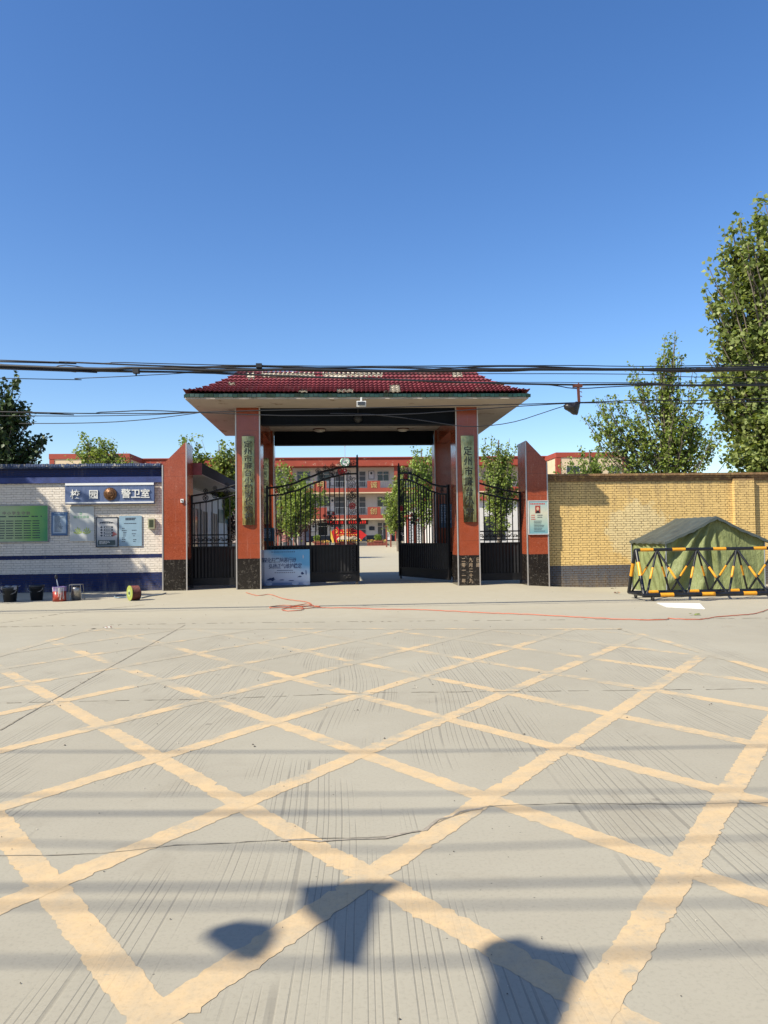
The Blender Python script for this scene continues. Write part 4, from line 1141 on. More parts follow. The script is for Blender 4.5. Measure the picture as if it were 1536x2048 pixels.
def tree(name, label, base, trunk_top, tr, blobs, limbs, twigs, lpt, size, mat, seed, group=None, twl=(.3, .8), upb=.5, cat='tree', start=.25, inner=.35):
    rng = np.random.default_rng(seed); R = random.Random(seed)
    t = thing(name, base, label, cat, group)
    B = Vector(base); T = Vector(trunk_top)
    tb = MB()
    n = 9; tp = [B.lerp(T, i/n) + Vector((R.uniform(-1, 1), R.uniform(-1, 1), 0))*tr*.5*(0 if i == 0 else 1) for i in range(n+1)]
    tb.tube(tp, [tr*(1-.72*i/n) for i in range(n+1)], 9)
    P = []
    wts = [b[6] if len(b) > 6 else 1 for b in blobs]
    for k in range(limbs):
        bl = R.choices(blobs, wts)[0]
        v = Vector((R.gauss(0, 1), R.gauss(0, 1), R.gauss(0, 1))).normalized(); rad = R.uniform(inner, 1)**.6
        tgt = Vector((bl[0]+v.x*bl[3]*rad, bl[1]+v.y*bl[4]*rad, bl[2]+v.z*bl[5]*rad))
        f = max(start, min(.97, (tgt.z-B.z)/(max(.1, T.z-B.z))*R.uniform(.35, .75)))
        st = B.lerp(T, f); L = (tgt-st).length
        if L < .05: continue
        ctl = st.lerp(tgt, .45) + Vector((0, 0, -upb*L*.25))
        N = 9; path = []
        for i in range(N+1):
            q = i/N; path.append(st*(1-q)**2 + ctl*2*q*(1-q) + tgt*q*q + Vector((R.uniform(-1, 1), R.uniform(-1, 1), R.uniform(-1, 1)))*L*.012*(i > 0))
        r_ = max(.012, tr*.33*min(1, L/4))
        tb.tube(path, [r_*(1-.85*i/N)+.003 for i in range(N+1)], 5, 0, False)
        for j in range(twigs):
            q = R.uniform(.22, 1)**.8; i = min(N-1, int(q*N)); p = path[i].lerp(path[i+1], q*N-i)
            dr = (path[i+1]-path[i]).normalized()*R.uniform(.2, 1) + Vector((R.gauss(0, .55), R.gauss(0, .55), R.gauss(upb*.5, .45)))
            dr.normalize(); l_ = R.uniform(*twl)*(1.15-.5*q)
            if q > .93: dr = (dr + Vector((0, 0, .6))).normalized()
            e_ = p + dr*l_
            if j % 2 == 0: tb.tube([p, p.lerp(e_, .5)+Vector((0, 0, .01)), e_], [.008, .005, .003], 3, 0, False)
            u = rng.uniform(.1, 1.05, lpt)[:, None]
            pts = np.array(p)*(1-u) + np.array(e_)*u + rng.normal(size=(lpt, 3))*size*.55
            P.append(pts)
    tb.build('trunk', M['bark'], t)
    V, F = leaves(np.concatenate(P), size, rng)
    mesh_obj('crown', V, F, mat, t)
    return t
def PB(px, py, Y, rx, ry, rz, wt=1):
    p = PY(px, py, Y); return (p.x, p.y, p.z, rx*Y/FPX, ry, rz*Y/FPX, wt)
# right, very tall, behind the yellow wall (broad olive leaves)
Y = 23.5
b_ = PY(1580, 900, Y)
tree('broadleaf_tree', 'very tall olive-leaved tree behind the yellow wall at the right edge', (b_.x, Y, 0), (b_.x, Y, PY(1580, 330, Y).z), .2,
     [PB(1490, 610, Y, 92, 1.3, 95, 1.7), PB(1468, 720, Y, 68, 1.1, 75, 1.3), PB(1565, 450, Y, 60, 1.0, 75, .9), PB(1505, 850, Y, 80, 1.2, 80, 1.1), PB(1600, 650, Y, 120, 1.5, 200, 1.6), PB(1490, 520, Y, 45, .7, 50, .6), PB(1440, 575, Y, 32, .6, 75, .9), PB(1448, 760, Y, 42, .7, 110, 1.1), PB(1500, 930, Y, 75, .8, 60, 1.2), PB(1530, 430, Y, 25, .5, 40, .4), PB(1470, 470, Y, 25, .4, 35, .3)],
     185, 14, 10, .17, M['leaf_big'], 21, 'trees behind the walls', (.3, .7), .7)
Y = 26
b_ = PY(1330, 900, Y)
tree('broadleaf_tree', 'bushy upright tree with many thin stems behind the yellow wall', (b_.x, Y, 0), (b_.x, Y, PY(1340, 740, Y).z), .12,
     [PB(1345, 690, Y, 16, .4, 48, .35), PB(1220, 870, Y, 52, .6, 55, .8), PB(1400, 870, Y, 45, .6, 60, .8), PB(1345, 725, Y, 35, .6, 75, .8), PB(1310, 740, Y, 25, .5, 50, .4), PB(1340, 860, Y, 110, 1.2, 75, 2.0), PB(1230, 850, Y, 60, .8, 60, .9), PB(1390, 810, Y, 50, .8, 80, .8), PB(1275, 790, Y, 30, .5, 60, .5), PB(1440, 890, Y, 55, .7, 40, .5), PB(1215, 815, Y, 30, .4, 40, .25), PB(1180, 850, Y, 18, .4, 30, .2)],
     125, 12, 8, .11, M['leaf_light'], 22, 'trees behind the walls', (.3, .75), .8)
Y = 30
b_ = PY(1180, 930, Y)
tree('broadleaf_tree', 'low rounded tree just above the yellow wall, in front of the school wing', (b_.x, Y, 0), (b_.x, Y, PY(1180, 900, Y).z), .1,
     [PB(1165, 930, Y, 45, .8, 30, 1), PB(1215, 915, Y, 45, .8, 35, 1), PB(1125, 940, Y, 25, .6, 20, .5), PB(1160, 895, Y, 12, .3, 20, .3)], 42, 10, 8, .10, M['leaf_green'], 23, 'trees behind the walls', (.25, .5), .7)
Y = 31
b_ = PY(1000, 1090, Y)
tree('broadleaf_tree', 'leafy tree seen between the right front pillar and the side pillar', (b_.x, Y, 0), (b_.x, Y, PY(1000, 880, Y).z), .1,
     [PB(1000, 960, Y, 48, .9, 70, 2), PB(985, 905, Y, 28, .5, 35, .7), PB(1015, 900, Y, 22, .4, 30, .4), PB(990, 1030, Y, 50, .8, 35, .8), PB(965, 885, Y, 12, .3, 18, .2)], 70, 11, 8, .10, M['leaf_light'], 24, 'trees in the school yard', (.3, .6), .7)
Y = 42
b_ = PY(845, 1090, Y)
tree('broadleaf_tree', 'thin yard tree behind the open right gate leaf', (b_.x, Y, gz(b_.x, Y)), (b_.x, Y, PY(845, 900, Y).z), .09,
     [PB(845, 950, Y, 38, 1, 42, 1.5), PB(835, 905, Y, 16, .5, 25, .4), PB(868, 900, Y, 12, .4, 25, .35), PB(850, 1000, Y, 45, 1, 28, .7)], 50, 10, 8, .13, M['leaf_green'], 25, 'trees in the school yard', (.35, .8), .7)
Y = 62
b_ = PY(797, 1094, Y)
tree('broadleaf_tree', 'dense light green yard tree in the middle of the open gateway', (b_.x, Y, gz(b_.x, Y)), (b_.x, Y, PY(797, 960, Y).z), .15,
     [PB(795, 1000, Y, 28, 1.2, 45, 2), PB(790, 1035, Y, 25, 1, 28, 1), PB(805, 960, Y, 15, .6, 22, .5)], 70, 11, 9, .17, M['leaf_light'], 26, 'trees in the school yard', (.4, .9), .7)
Y = 46
b_ = PY(592, 1090, Y)
tree('broadleaf_tree', 'bright green yard tree behind the left gate leaf', (b_.x, Y, gz(b_.x, Y)), (b_.x, Y, PY(592, 960, Y).z), .12,
     [PB(590, 985, Y, 46, 1.4, 42, 2), PB(560, 950, Y, 18, .6, 30, .5), PB(575, 1025, Y, 40, 1.2, 22, .8), PB(632, 1000, Y, 20, .7, 25, .4)], 80, 11, 9, .14, M['leaf_light'], 27, 'trees in the school yard', (.4, .9), .7)
Y = 48
b_ = PY(560, 1090, Y)
tree('ornamental_shrub', 'reddish leaved shrub behind the lower bars of the left gate leaf', (b_.x, Y, gz(b_.x, Y)), (b_.x, Y, PY(575, 1010, Y).z), .07,
     [PB(555, 1040, Y, 20, .7, 15, 1), PB(620, 1045, Y, 22, .7, 14, 1)], 20, 9, 8, .13, M['leaf_red'], 28, None, (.3, .7), .5, 'shrub')
Y = 30
b_ = PY(440, 1090, Y)
tree('broadleaf_tree', 'sparse young tree rising over the guard room eave left of the gateway', (b_.x, Y, 0), (b_.x, Y, PY(443, 890, Y).z), .06,
     [PB(445, 930, Y, 30, .6, 45, 1.2), PB(385, 925, Y, 22, .4, 22, .5), PB(455, 900, Y, 22, .4, 25, .5), PB(375, 885, Y, 14, .3, 16, .2), PB(400, 890, Y, 10, .3, 12, .12), PB(450, 990, Y, 25, .5, 40, .9), PB(420, 945, Y, 35, .5, 22, .5)], 85, 10, 9, .12, M['leaf_light'], 29, 'trees in the school yard', (.2, .5), .5, start=.4)
Y = 31
b_ = PY(460, 1090, Y)
tree('ornamental_shrub', 'dark red shrub behind the left side gate', (b_.x, Y, 0), (b_.x, Y, PY(460, 1020, Y).z), .04,
     [PB(458, 1045, Y, 16, .5, 32, 1)], 24, 8, 8, .07, M['leaf_red'], 30, None, (.15, .35), .5, 'shrub')
Y = 26
b_ = PY(185, 1000, Y)
tree('broadleaf_tree', 'small yellow-green tree peeking over the guard room coping', (b_.x, Y+8, 0), (b_.x, Y+8, 4.6), .08,
     [PB(185, 908, Y+8, 36, .7, 28, 1.5), PB(168, 882, Y+8, 18, .4, 24, .6), PB(205, 885, Y+8, 16, .4, 22, .6), PB(150, 915, Y+8, 18, .4, 18, .35), PB(225, 918, Y+8, 12, .3, 12, .3), PB(165, 940, Y+8, 60, .5, 12, .8)], 75, 11, 10, .12, M['leaf_light'], 31, 'trees behind the walls', (.25, .5), .7)
Y = 24
b_ = PY(-30, 1000, Y)
tree('broadleaf_tree', 'tree above the guard room at the left edge, leaves coloured as in shade', (b_.x, Y, 0), (b_.x, Y, PY(-30, 760, Y).z), .14,
     [PB(0, 850, Y, 55, .8, 75, 1.5), PB(15, 800, Y, 28, .4, 45, .7), PB(35, 905, Y, 48, .6, 24, 1.0), PB(70, 880, Y, 26, .3, 16, .4), PB(50, 830, Y, 18, .3, 20, .3), PB(-60, 820, Y, 80, 1, 90, 1), PB(5, 770, Y, 10, .3, 16, .2)], 88, 11, 10, .14, M['leaf_shaded'], 32, 'trees behind the walls', (.25, .6), .6)
# street tree out of frame to the left that throws the dappled shade on the guard room
def sunshift(x, y, z, t): return (x-1.7*t, y-t, z+1.83*t)
c = [sunshift(-9.2, GY, 1.9, 3.4), sunshift(-6.6, GY, .9, 3.6), sunshift(-7.3, 18.5, .0, 4.2), sunshift(-5.9, GY, .45, 3.9), sunshift(-10, GY, 3.2, 3.5), sunshift(-5.7, 19.3, .0, 4.4)]
tree('street_tree', 'street tree beside the road left of the view, shading the guard room', (-14.3, 17.2, 0), (-14.3, 17.2, 8.2), .2,
     [(c[0][0], c[0][1], c[0][2], 1.9, 1.1, 1.1, 1.6), (c[1][0], c[1][1], c[1][2], 1.35, .8, .7, 1.0), (c[2][0], c[2][1], c[2][2], 1.7, .75, .35, 2.2), (c[3][0], c[3][1], c[3][2], .9, .5, .35, .35), (c[4][0], c[4][1], c[4][2], 1.9, 1, .8, 1.2), (c[5][0], c[5][1], c[5][2], 1.1, .4, .3, 1.0)],
     240, 13, 9, .18, M['leaf_green'], 33, 'street trees', (.3, .8), .4)

# ================================================================== SCHOOL BUILDING
YF, YB = 95.0, 97.2
sc = thing('school_building', (0, YB, .6), 'three storey red and white school block with open galleries across the yard', 'building')
zt = PY(700, 916.5, YF).z; zb = .25
def zz_(py): return PY(700, py, YF).z
Xa, Xb = -27.0, 29.0
a = MB(); a.box(Xa, Xb, YB, YB+9, 0, zz_(932)+.2); a.build('rear_wall', M['whitewall'], sc)
a = MB(); a.box(Xa, Xb, YF-.15, YB+9.2, zz_(932), zt); a.build('parapet', M['school_red_flaked'], sc)
a = MB(); a.box(Xa, Xb, YF-.3, YB+9.3, zt+.002, zt+.12); a.build('roof_edge', M['school_red'], sc)
for (py0, py1) in ((976, 984.5), (1030, 1037.5)):
    a = MB(); a.box(Xa, Xb, YF, YF+.2, zz_(py1), zz_(py0)); a.box(Xa, Xb, YF+.002, YB-.002, zz_(py1+2.2), zz_(py1)-.003, 1); a.box(Xa, Xb, YF+.2, YB-.002, zz_(py0)-.15, zz_(py0)-.02, 1); a.build('gallery_slab', [M['school_red'], M['cream']], sc)
# red parapet blocks + railings between
for fl, (pt, pb_) in enumerate(((962, 976.2), (1014.5, 1030.2))):
    blocks = []
    cx_ = 747.5
    for k in range(-6, 6):
        c_ = PY(cx_+k*107.5, 970, YF).x; blocks.append((c_-.82*1.0, c_+.82))
    for k, (x0, x1) in enumerate(blocks):
        if x1 > Xb or x0 < Xa: continue
        a = MB(); a.box(x0, x1, YF+.01, YF+.19, zz_(pb_)+.002, zz_(pt)); a.build('balcony_block', M['school_red'], sc)
        if k+1 < len(blocks) and blocks[k+1][0] < Xb:
            xa, xb = x1, blocks[k+1][0]; a = MB(); a.box(xa, xb, YF+.08, YF+.12, zz_(pt)-.05, zz_(pt)); nb__ = int((xb-xa)/.22)
            for q in range(1, nb__): a.box(xa+(xb-xa)*q/nb__-.012, xa+(xb-xa)*q/nb__+.012, YF+.09, YF+.11, zz_(pb_)+.004, zz_(pt)-.05)
            a.build('railing', M['rail'], sc)
# characters on blocks
for ch, px, py in (('明', 641, 969), ('诚', 747.5, 969.5), ('创', 747, 1022)):
    a = MB(); p = PY(px, py, YF); put_glyph(a, ch, p.x, p.z, .9, .9, YF+.008, .05, .0); a.build('gold_character', M['gold'], sc)
# columns
for px in (300, 440, 581.5, 793, 935, 1075):
    p = PY(px, 1000, YF); a = MB(); a.box(p.x-.22, p.x+.22, YF+.21, YF+.6, .3, zz_(932)-.002); a.build('column', M['school_red'], sc)
# openings, floor by floor
def opening(kind, px0, px1, py0, py1):
    a0 = PY(px0, py0, YB); a1 = PY(px1, py1, YB)
    a = MB(); a.box(a0.x, a1.x, YB-.05, YB-.003, a1.z, a0.z); f = a.build(kind, M['door_grey'] if kind == 'door' else M['glass'], sc)
    a = MB(); n_ = max(2, round((a1.x-a0.x)/.9)+1)
    for k in range(n_): xx = a0.x+(a1.x-a0.x)*k/(n_-1); a.box(xx-.035, xx+.035, YB-.08, YB-.004, a1.z, a0.z)
    zc = a0.z-(a0.z-a1.z)*.3
    for z_ in (a0.z, a1.z, zc): a.box(a0.x+.036, a1.x-.036, YB-.075, YB-.004, z_-.03, z_+.03)
    a.build('frame', M['frame'], f)
def z5(x, y): return 520+x/4.267, 880+y/4.267
fl3 = [('window', 315, 430), ('window', 487, 600), ('door', 640, 730), ('door', 845, 903), ('window', 1000, 1100)]
for k_, x0, x1 in fl3:
    for rep in (-1, 0, 1):
        for (ya, yb) in ((268, 400), (485, 632)):
            if rep and abs(rep) == 1:
                pass
            a0 = z5(x0+rep*905, ya); a1 = z5(x1+rep*905, yb if k_ == 'door' else ya+82)
            if a0[0] < 290 or a1[0] > 1090: continue
            opening(k_, a0[0], a1[0], a0[1], a1[1])
for k_, x0, x1, ya, yb in (('window', 495, 578, 705, 815), ('door', 640, 700, 705, 860), ('door', 845, 905, 720, 860), ('window', 1003, 1045, 705, 810), ('door', 1048, 1080, 705, 860), ('window', 150, 240, 705, 815), ('window', 1330, 1440, 705, 815), ('window', 1230, 1290, 705, 815)):
    a0 = z5(x0, ya); a1 = z5(x1, yb); opening(k_, a0[0], a1[0], a0[1], a1[1])
a = MB(); a.box(Xa, Xb, YB-.03, YB-.002, .3, zz_(1071)); 
a.build('plinth', M['slate'], sc)
# notice panels on the gallery walls
for x0, x1, y0, y1, m_ in ((925, 975, 263, 335, 'paper'), (596, 640, 480, 610, 'paper'), (735, 770, 480, 570, 'paper'), (600, 636, 262, 390, 'paper'), (735, 772, 262, 345, 'paper'), (432, 482, 720, 785, 'paper'), (595, 635, 725, 760, 'paper'), (930, 978, 738, 770, 'ink')):
    a0 = z5(x0, y0); a1 = z5(x1, y1); p = PY(a0[0], a0[1], YB); q = PY(a1[0], a1[1], YB)
    a = MB(); a.box(p.x, q.x, YB-.09, YB-.055, q.z, p.z, 1); a.box(p.x+.06, q.x-.06, YB-.10, YB-.091, q.z+.06, p.z-.06, 0)
    a.lathe(((p.x+q.x)/2, YB-.10, p.z-(p.z-q.z)*.28), [(.16, 0), (.16, -.01), (.001, -.012)], 10, 1, 'y'); a.build('wall_notice', [M[m_], M['ink']], sc)
# round emblem on the roof edge
p = PY(690, 924.5, YF); a = MB(); a.lathe((p.x, YF-.16, p.z), [(.62, 0), (.62, -.1), (.45, -.12), (.45, -.10), (.001, -.11)], 24, 0, 'y'); a.lathe((p.x, YF-.16, p.z), [(.60, -.101), (.47, -.121)], 24, 1, 'y')
for k in range(3): a.obox((p.x-.1+.12*k, YF-.29, p.z+.05*math.sin(k*2)), (.05, 0, .1), (0, .01, 0), (.04, 0, -.02), 1)
tag(a.build('round_emblem', [M['white_board'], pm('emblem_green', (.10, .42, .20), .5)], sc), 'round white and green emblem')
# wings
def wing(x0, x1, y0, y1, z1, label):
    t = thing('school_wing', ((x0+x1)/2, (y0+y1)/2, .3), label, 'building', 'school wings')
    a = MB(); a.box(x0, x1, y0, y1, .2, z1-.6); a.build('walls', M['cream'], t)
    a = MB(); a.box(x0-.1, x1+.1, y0-.1, y1, z1-.6, z1); a.box(x0-.06, x0+.5, y0-.06, y0+.5, .2, z1-.61); a.box(x1-.5, x1+.06, y0-.06, y0+.5, .2, z1-.61); a.build('red_frame', M['school_red'], t)
    xx = x0+1.2
    while xx < x1-2:
        for zf in (2, 5.3, 8.3):
            if zf+1.4 < z1-.7:
                w1 = MB(); w1.box(xx, xx+1.6, y0-.03, y0-.002, zf, zf+1.4); f = w1.build('window', M['glass'], t)
                w1 = MB()
                for k in range(3): w1.box(xx+.8*k-.03, xx+.8*k+.03, y0-.06, y0-.031, zf, zf+1.4)
                w1.build('frame', M['frame'], f)
        xx += 2.6
pL0, pL1 = PY(100, 908, 89), PY(258, 908, 89)
wing(pL0.x, pL1.x, 89, 96, pL0.z, 'cream school wing with red frame behind the small tree on the left')
pR0, pR1 = PY(1113, 905, 90), PY(1252, 905, 90)
wing(pR0.x, pR1.x, 90, 97, pR0.z, 'cream school wing with red frame above the yellow wall')
# terrace
a = MB(); a.box(-26, 28, 92.3, 97, 0, zz_(1083)-.05)
tag(a.build('terrace', M['ground'], origin=(0, 0, 0)), kind='structure')

# yard objects --------------------------------------------------------------
Yp = 91.0
# red display board
rb = thing('red_display_board', (PY(697, 1086, Yp).x, Yp, gz(0, Yp)), 'bright red ribbon shaped display board with yellow print in the yard', 'display board')
def z8(x, y): return 625+x/8.777, 1020+y/8.777
def poly8(L, Y_): return [(PY(*z8(x, y), Y_).x, PY(*z8(x, y), Y_).z) for x, y in L]
a = MB(); a.prism(poly8([(330, 385), (430, 290), (470, 345), (700, 320), (790, 355), (850, 360), (955, 440), (880, 500), (880, 545), (430, 570), (370, 560), (330, 470)], Yp), Yp, Yp+.12); a.build('panel', M['red_sign'], rb)
a = MB(); a.prism(poly8([(420, 520), (455, 480), (540, 448), (640, 470), (720, 455), (800, 475), (845, 515)], Yp-.02), Yp-.03, Yp-.002); a.build('mountain_print', pm('cream_print', (.75, .62, .45), .5), rb)
a = MB(); a.prism(poly8([(430, 520), (880, 515), (880, 548), (430, 560)], Yp-.02), Yp-.03, Yp-.002); a.build('dark_strip', M['ink_black'], rb)
a = MB()
for k in range(3): a.prism(poly8([(300+k*2+20*k*0, 370+k*45), (320, 345+k*45), (375, 530+k*20), (355, 560+k*12)], Yp-.05), Yp-.06-.01*k, Yp-.04-.01*k)
for (x0, x1, y0, wd_) in ((535, 700, 345, .14), (490, 700, 385, .16), (430, 800, 430, .10), (445, 880, 528, .13)):
    p0_, p1_ = PY(*z8(x0, y0), Yp-.03), PY(*z8(x1, y0+14), Yp-.03)
    n_ = int((p1_.x-p0_.x)/(wd_*2.0))
    for k in range(n_): xx = p0_.x+(p1_.x-p0_.x)*k/n_; a.box(xx, xx+wd_, Yp-.04, Yp-.031, p1_.z, p0_.z)
pe = PY(*z8(405, 375), Yp); a.tube([(pe.x+.22*math.cos(q), Yp-.03, pe.z+.22*math.sin(q)) for q in [-2+i*.4 for i in range(10)]], .04, 5); a.tube([(pe.x-.15, Yp-.03, pe.z+.15), (pe.x+.15, Yp-.03, pe.z-.15)], .035, 5)
a.build('yellow_lettering', M['yellow_sign'], rb)
# stone plinth blocks beside it
for i, (x0, x1) in enumerate(((300, 385), (815, 960))):
    p = PY(*z8(x0, 575), Yp+.6); q = PY(*z8(x1, 625), Yp+.6); a = MB(); a.box(p.x, q.x, Yp+.3, Yp+.9, gz(0, Yp)-.02, p.z); a.box(p.x-.05, q.x+.05, Yp+.25, Yp+.95, p.z+.001, p.z+.06)
    tag(a.build('stone_block', M['stone']), 'grey stone block at the %s foot of the red display board' % ('left' if i == 0 else 'right'), 'stone block', 'stone blocks')
# red LED banner above the door
led = thing('led_banner', (PY(695, 1048, YB-.3).x, YB-.3, PY(695, 1048, YB-.3).z), 'long dark red lit text banner above the school entrance', 'led sign')
p = PY(653, 1040.5, YB-.3); q = PY(736, 1048.5, YB-.3)
a = MB(); a.box(p.x, q.x, YB-.3, YB-.1, q.z, p.z); a.build('case', pm('dark_red_led_case', (.05, .006, .006), .4), led)
a = MB(); n_ = 17
for k in range(n_):
    if k == 8: continue
    xx = p.x+.15+(q.x-p.x-.3)*k/n_; a.box(xx, xx+.17, YB-.315, YB-.301, q.z+.12, p.z-.12); a.box(xx, xx+.05, YB-.318, YB-.316, q.z+.08, p.z-.08)
ml, n, l, b = nodes_of('led_red', .5); b.inputs['Base Color'].default_value = (.35, .02, .02, 1); b.inputs['Emission Color'].default_value = (1, .04, .03, 1); b.inputs['Emission Strength'].default_value = .35
a.build('red_characters', ml, led)
# planters with bushes
def shrub_ball(t, c, r_, mat, seed, n_=700, size=.12):
    rng = np.random.default_rng(seed); v = rng.normal(size=(n_, 3)); v /= np.linalg.norm(v, axis=1)[:, None]
    P = np.array(c) + v*(rng.uniform(.55, 1, n_)[:, None])*np.array(r_)
    V, F = leaves(P, size, rng); return mesh_obj('foliage', V, F, mat, t)
for i, (x0, x1, bx) in enumerate(((960, 1310, 1152), (30, 290, 80), (400, 760, 560))):
    p = PY(*z8(x0, 575), Yp+.2); q = PY(*z8(x1, 625), Yp+.2); zb_ = gz(0, Yp)
    t = thing('flower_planter', ((p.x+q.x)/2, Yp+.4, zb_), ['red-brown flower planter beside the yard notice stand', 'red-brown flower planter left of the red display board', 'red-brown flower planter under the red display board'][i], 'planter', 'planters in front of the school')
    a = MB(); a.box(p.x, q.x, Yp+.2, Yp+.9, zb_-.02, zb_+.42); bxc = PY(*z8(bx, 560), Yp+.2).x; a.box(bxc-.55, bxc+.55, Yp+.15, Yp+.95, zb_+.421, zb_+.62)
    n_ = 6
    for k in range(n_): a.box(p.x+(q.x-p.x)*k/n_, p.x+(q.x-p.x)*(k+.6)/n_, Yp+.17, Yp+.199, zb_, zb_+.36)
    a.build('box', M['brown_red'], t)
    shrub_ball(t, (bxc, Yp+.5, zb_+1.0), (.45, .35, .42), M['leaf_green'], 60+i)
    rng = np.random.default_rng(70+i); P_ = np.stack([rng.uniform(p.x, q.x, 420), rng.uniform(Yp+.2, Yp+.9, 420), rng.uniform(zb_+.42, zb_+.72, 420)], 1); V, F = leaves(P_, .13, rng); f = mesh_obj('flowers', V, F, M['flower'], t)
# notice stand (right) and one left
for i, (px0, px1, py0, py1, Yq) in enumerate(((770.5, 784, 1053, 1097, 80.), (607, 622, 1053, 1096, 80.))):
    p = PY(px0, py0, Yq); q = PY(px1, py1, Yq); zg = gz(0, Yq)
    t = thing('notice_stand', ((p.x+q.x)/2, Yq, zg), ['red framed notice stand in the open gateway', 'red framed notice stand behind the left gate leaf'][i], 'notice stand', 'notice stands in the yard')
    zt_ = p.z
    a = MB()
    for xx in (p.x+.12, q.x-.12): a.box(xx-.07, xx+.07, Yq-.07, Yq+.07, zg-.05, zt_)
    a.build('posts', M['brown_red'], t)
    a = MB(); a.prism([(p.x-.12, zt_), (q.x+.12, zt_), ((p.x+q.x)/2, zt_+.28)], Yq-.25, Yq+.25); a.build('roof', M['brown_red'], t)
    a = MB(); a.box(p.x+.19, q.x-.19, Yq-.03, Yq+.03, zg+.75, zt_-.35); a.build('notice', M['paper'], t)
    a = MB(); fake_rows(a, p.x+.22, q.x-.22, zt_-.45, .09, 8, Yq-.031, 0, .5, (.02,), (.06, .12)); a.build('printed_text', M['ink'], t)
# white poster boards seen through the right leaf, and a pair left
def yard_board(px0, px1, py0, py1, Yq, label, m_, post='school_red', leg=1):
    p = PY(px0, py0, Yq); q = PY(px1, py1, Yq); zg = gz(0, Yq)
    t = thing('bulletin_board', ((p.x+q.x)/2, Yq, zg), label, 'bulletin board', 'bulletin boards in the yard')
    a = MB(); a.box(p.x, q.x, Yq-.03, Yq+.03, q.z, p.z); a.build('panel', m_, t)
    a = MB()
    for xx in (p.x-.06, q.x+.06): a.box(xx-.05, xx+.05, Yq-.05, Yq+.05, zg-.05, p.z+.1)
    a.box(p.x-.25, q.x+.25, Yq-.2, Yq+.2, p.z+.1, p.z+.22); a.build('frame', M[post], t)
    a = MB(); w__ = q.x-p.x; h__ = p.z-q.z
    fake_rows(a, p.x+w__*.12, q.x-w__*.12, p.z-h__*.12, h__*.055, 13, Yq-.031, 0, .45, (.03,), (.05, .25), .4)
    a.box(p.x+w__*.1, p.x+w__*.45, Yq-.036, Yq-.031, p.z-h__*.07-.01, p.z-h__*.02, 1); a.build('printed_text', [M['ink'], M['red_sign']], t)
yard_board(817, 828, 1037, 1096, 48, 'left of two white bulletin boards behind the open right gate leaf', M['paper'])
yard_board(832, 847, 1037, 1094, 48, 'right of two white bulletin boards behind the open right gate leaf', M['white_board'])
pinkm = pm('pink_print_board', (.50, .20, .18), .5, 0, .5, 3)
yard_board(557, 575, 1052, 1084, 55, 'pink printed bulletin board behind the left gate leaf', pinkm)
yard_board(577.5, 586, 1043, 1080, 55, 'tall pale blue bulletin board behind the left gate leaf', pm('pale_blue_board', (.38, .48, .58), .5))
# a side building seen left through the bars
sb = thing('yard_hall', (-6, 70, 0), 'low pale hall with red band at the left side of the yard', 'building')
p = PY(541, 1010, 66); q = PY(596, 1092, 66)
a = MB(); a.box(-14, q.x, 66, 84, 0, PY(580, 1018, 66).z); a.build('walls', pm('pinkish_plaster', (.52, .42, .38), .8), sb)
a = MB(); a.box(-14, q.x+.3, 65.7, 84.2, PY(580, 1018, 66).z+.002, PY(580, 1013, 66).z); a.build('roof_band', M['school_red'], sb)
a = MB(); a.box(q.x-1.3, q.x-.5, 65.96, 65.998, .1, 2.4); a.build('door', M['door_grey'], sb)
a = MB(); a.box(-14, q.x-1.4, 65.97, 65.998, 0, .9); a.build('plinth', M['slate'], sb)
# hall on the right side behind side gate
hb = thing('yard_hall', (14, 60, 0), 'low white hall at the right side of the yard behind the boards', 'building')
p = PY(862, 1035, 56)
a = MB(); a.box(p.x, 26, 56, 80, 0, 4.0); a.build('walls', M['whitewall'], hb)
a = MB(); a.box(p.x-.3, 26.3, 55.7, 80.3, 4.002, 4.35); a.build('roof_band', M['school_red'], hb)
for k in range(6):
    x = p.x+1+k*3; a = MB(); a.box(x, x+1.6, 55.95, 55.998, 1.0, 2.8); a.build('window', M['glass'], hb)
a = MB(); a.box(p.x, 26, 55.97, 55.997, 0, .8); a.build('plinth', M['slate'], hb)
# poster on the rear right pillar
p = PY(878.5, 1008, D+4.5); q = PY(900, 1055, D+4.5)
t = thing('pillar_poster', ((p.x+q.x)/2, D+4.53, q.z), 'blue printed poster on the rear right pillar behind the gate bars', 'poster')
a = MB(); a.box(p.x, q.x+.1, D+4.52, D+4.54, q.z, p.z); a.build('panel', pm('slate_blue_poster', (.07, .13, .19), .5), t)
a = MB(); fake_rows(a, p.x+.04, q.x+.06, p.z-.05, .055, 11, D+4.519, 0, .5, (.02,), (.03, .06), .3); a.build('printed_text', M['paper'], t)
p = PY(528, 1056, D+4.5); q = PY(549, 1082, D+4.5)
t = thing('pillar_poster', ((p.x+q.x)/2, D+4.53, q.z), 'teal printed poster low on the rear left pillar', 'poster')
a = MB(); a.box(p.x-.1, q.x-.02, D+4.52, D+4.54, q.z, p.z); a.build('panel', pm('teal_poster', (.03, .10, .15), .5), t)
a = MB(); fake_rows(a, p.x, q.x-.06, p.z-.05, .05, 6, D+4.519, 0, .5, (.02,), (.02, .05), .3); a.build('printed_text', M['paper'], t)
# flagpole
p = PY(692, 1092, 84); a = MB(); a.tube([(p.x, 84, gz(0, 84)), (p.x, 84, 5), (p.x, 84, 11.5)], [.06, .05, .03], 10); a.lathe((p.x, 84, 11.5), [(.03, 0), (.08, .06), (.001, .14)], 8); a.lathe((p.x, 84, gz(0, 84)), [(.3, -.02), (.3, .15), (.06, .16)], 12)
tag(a.build('flagpole', M['alu']), 'thin pale flagpole standing in front of the school', 'flagpole')

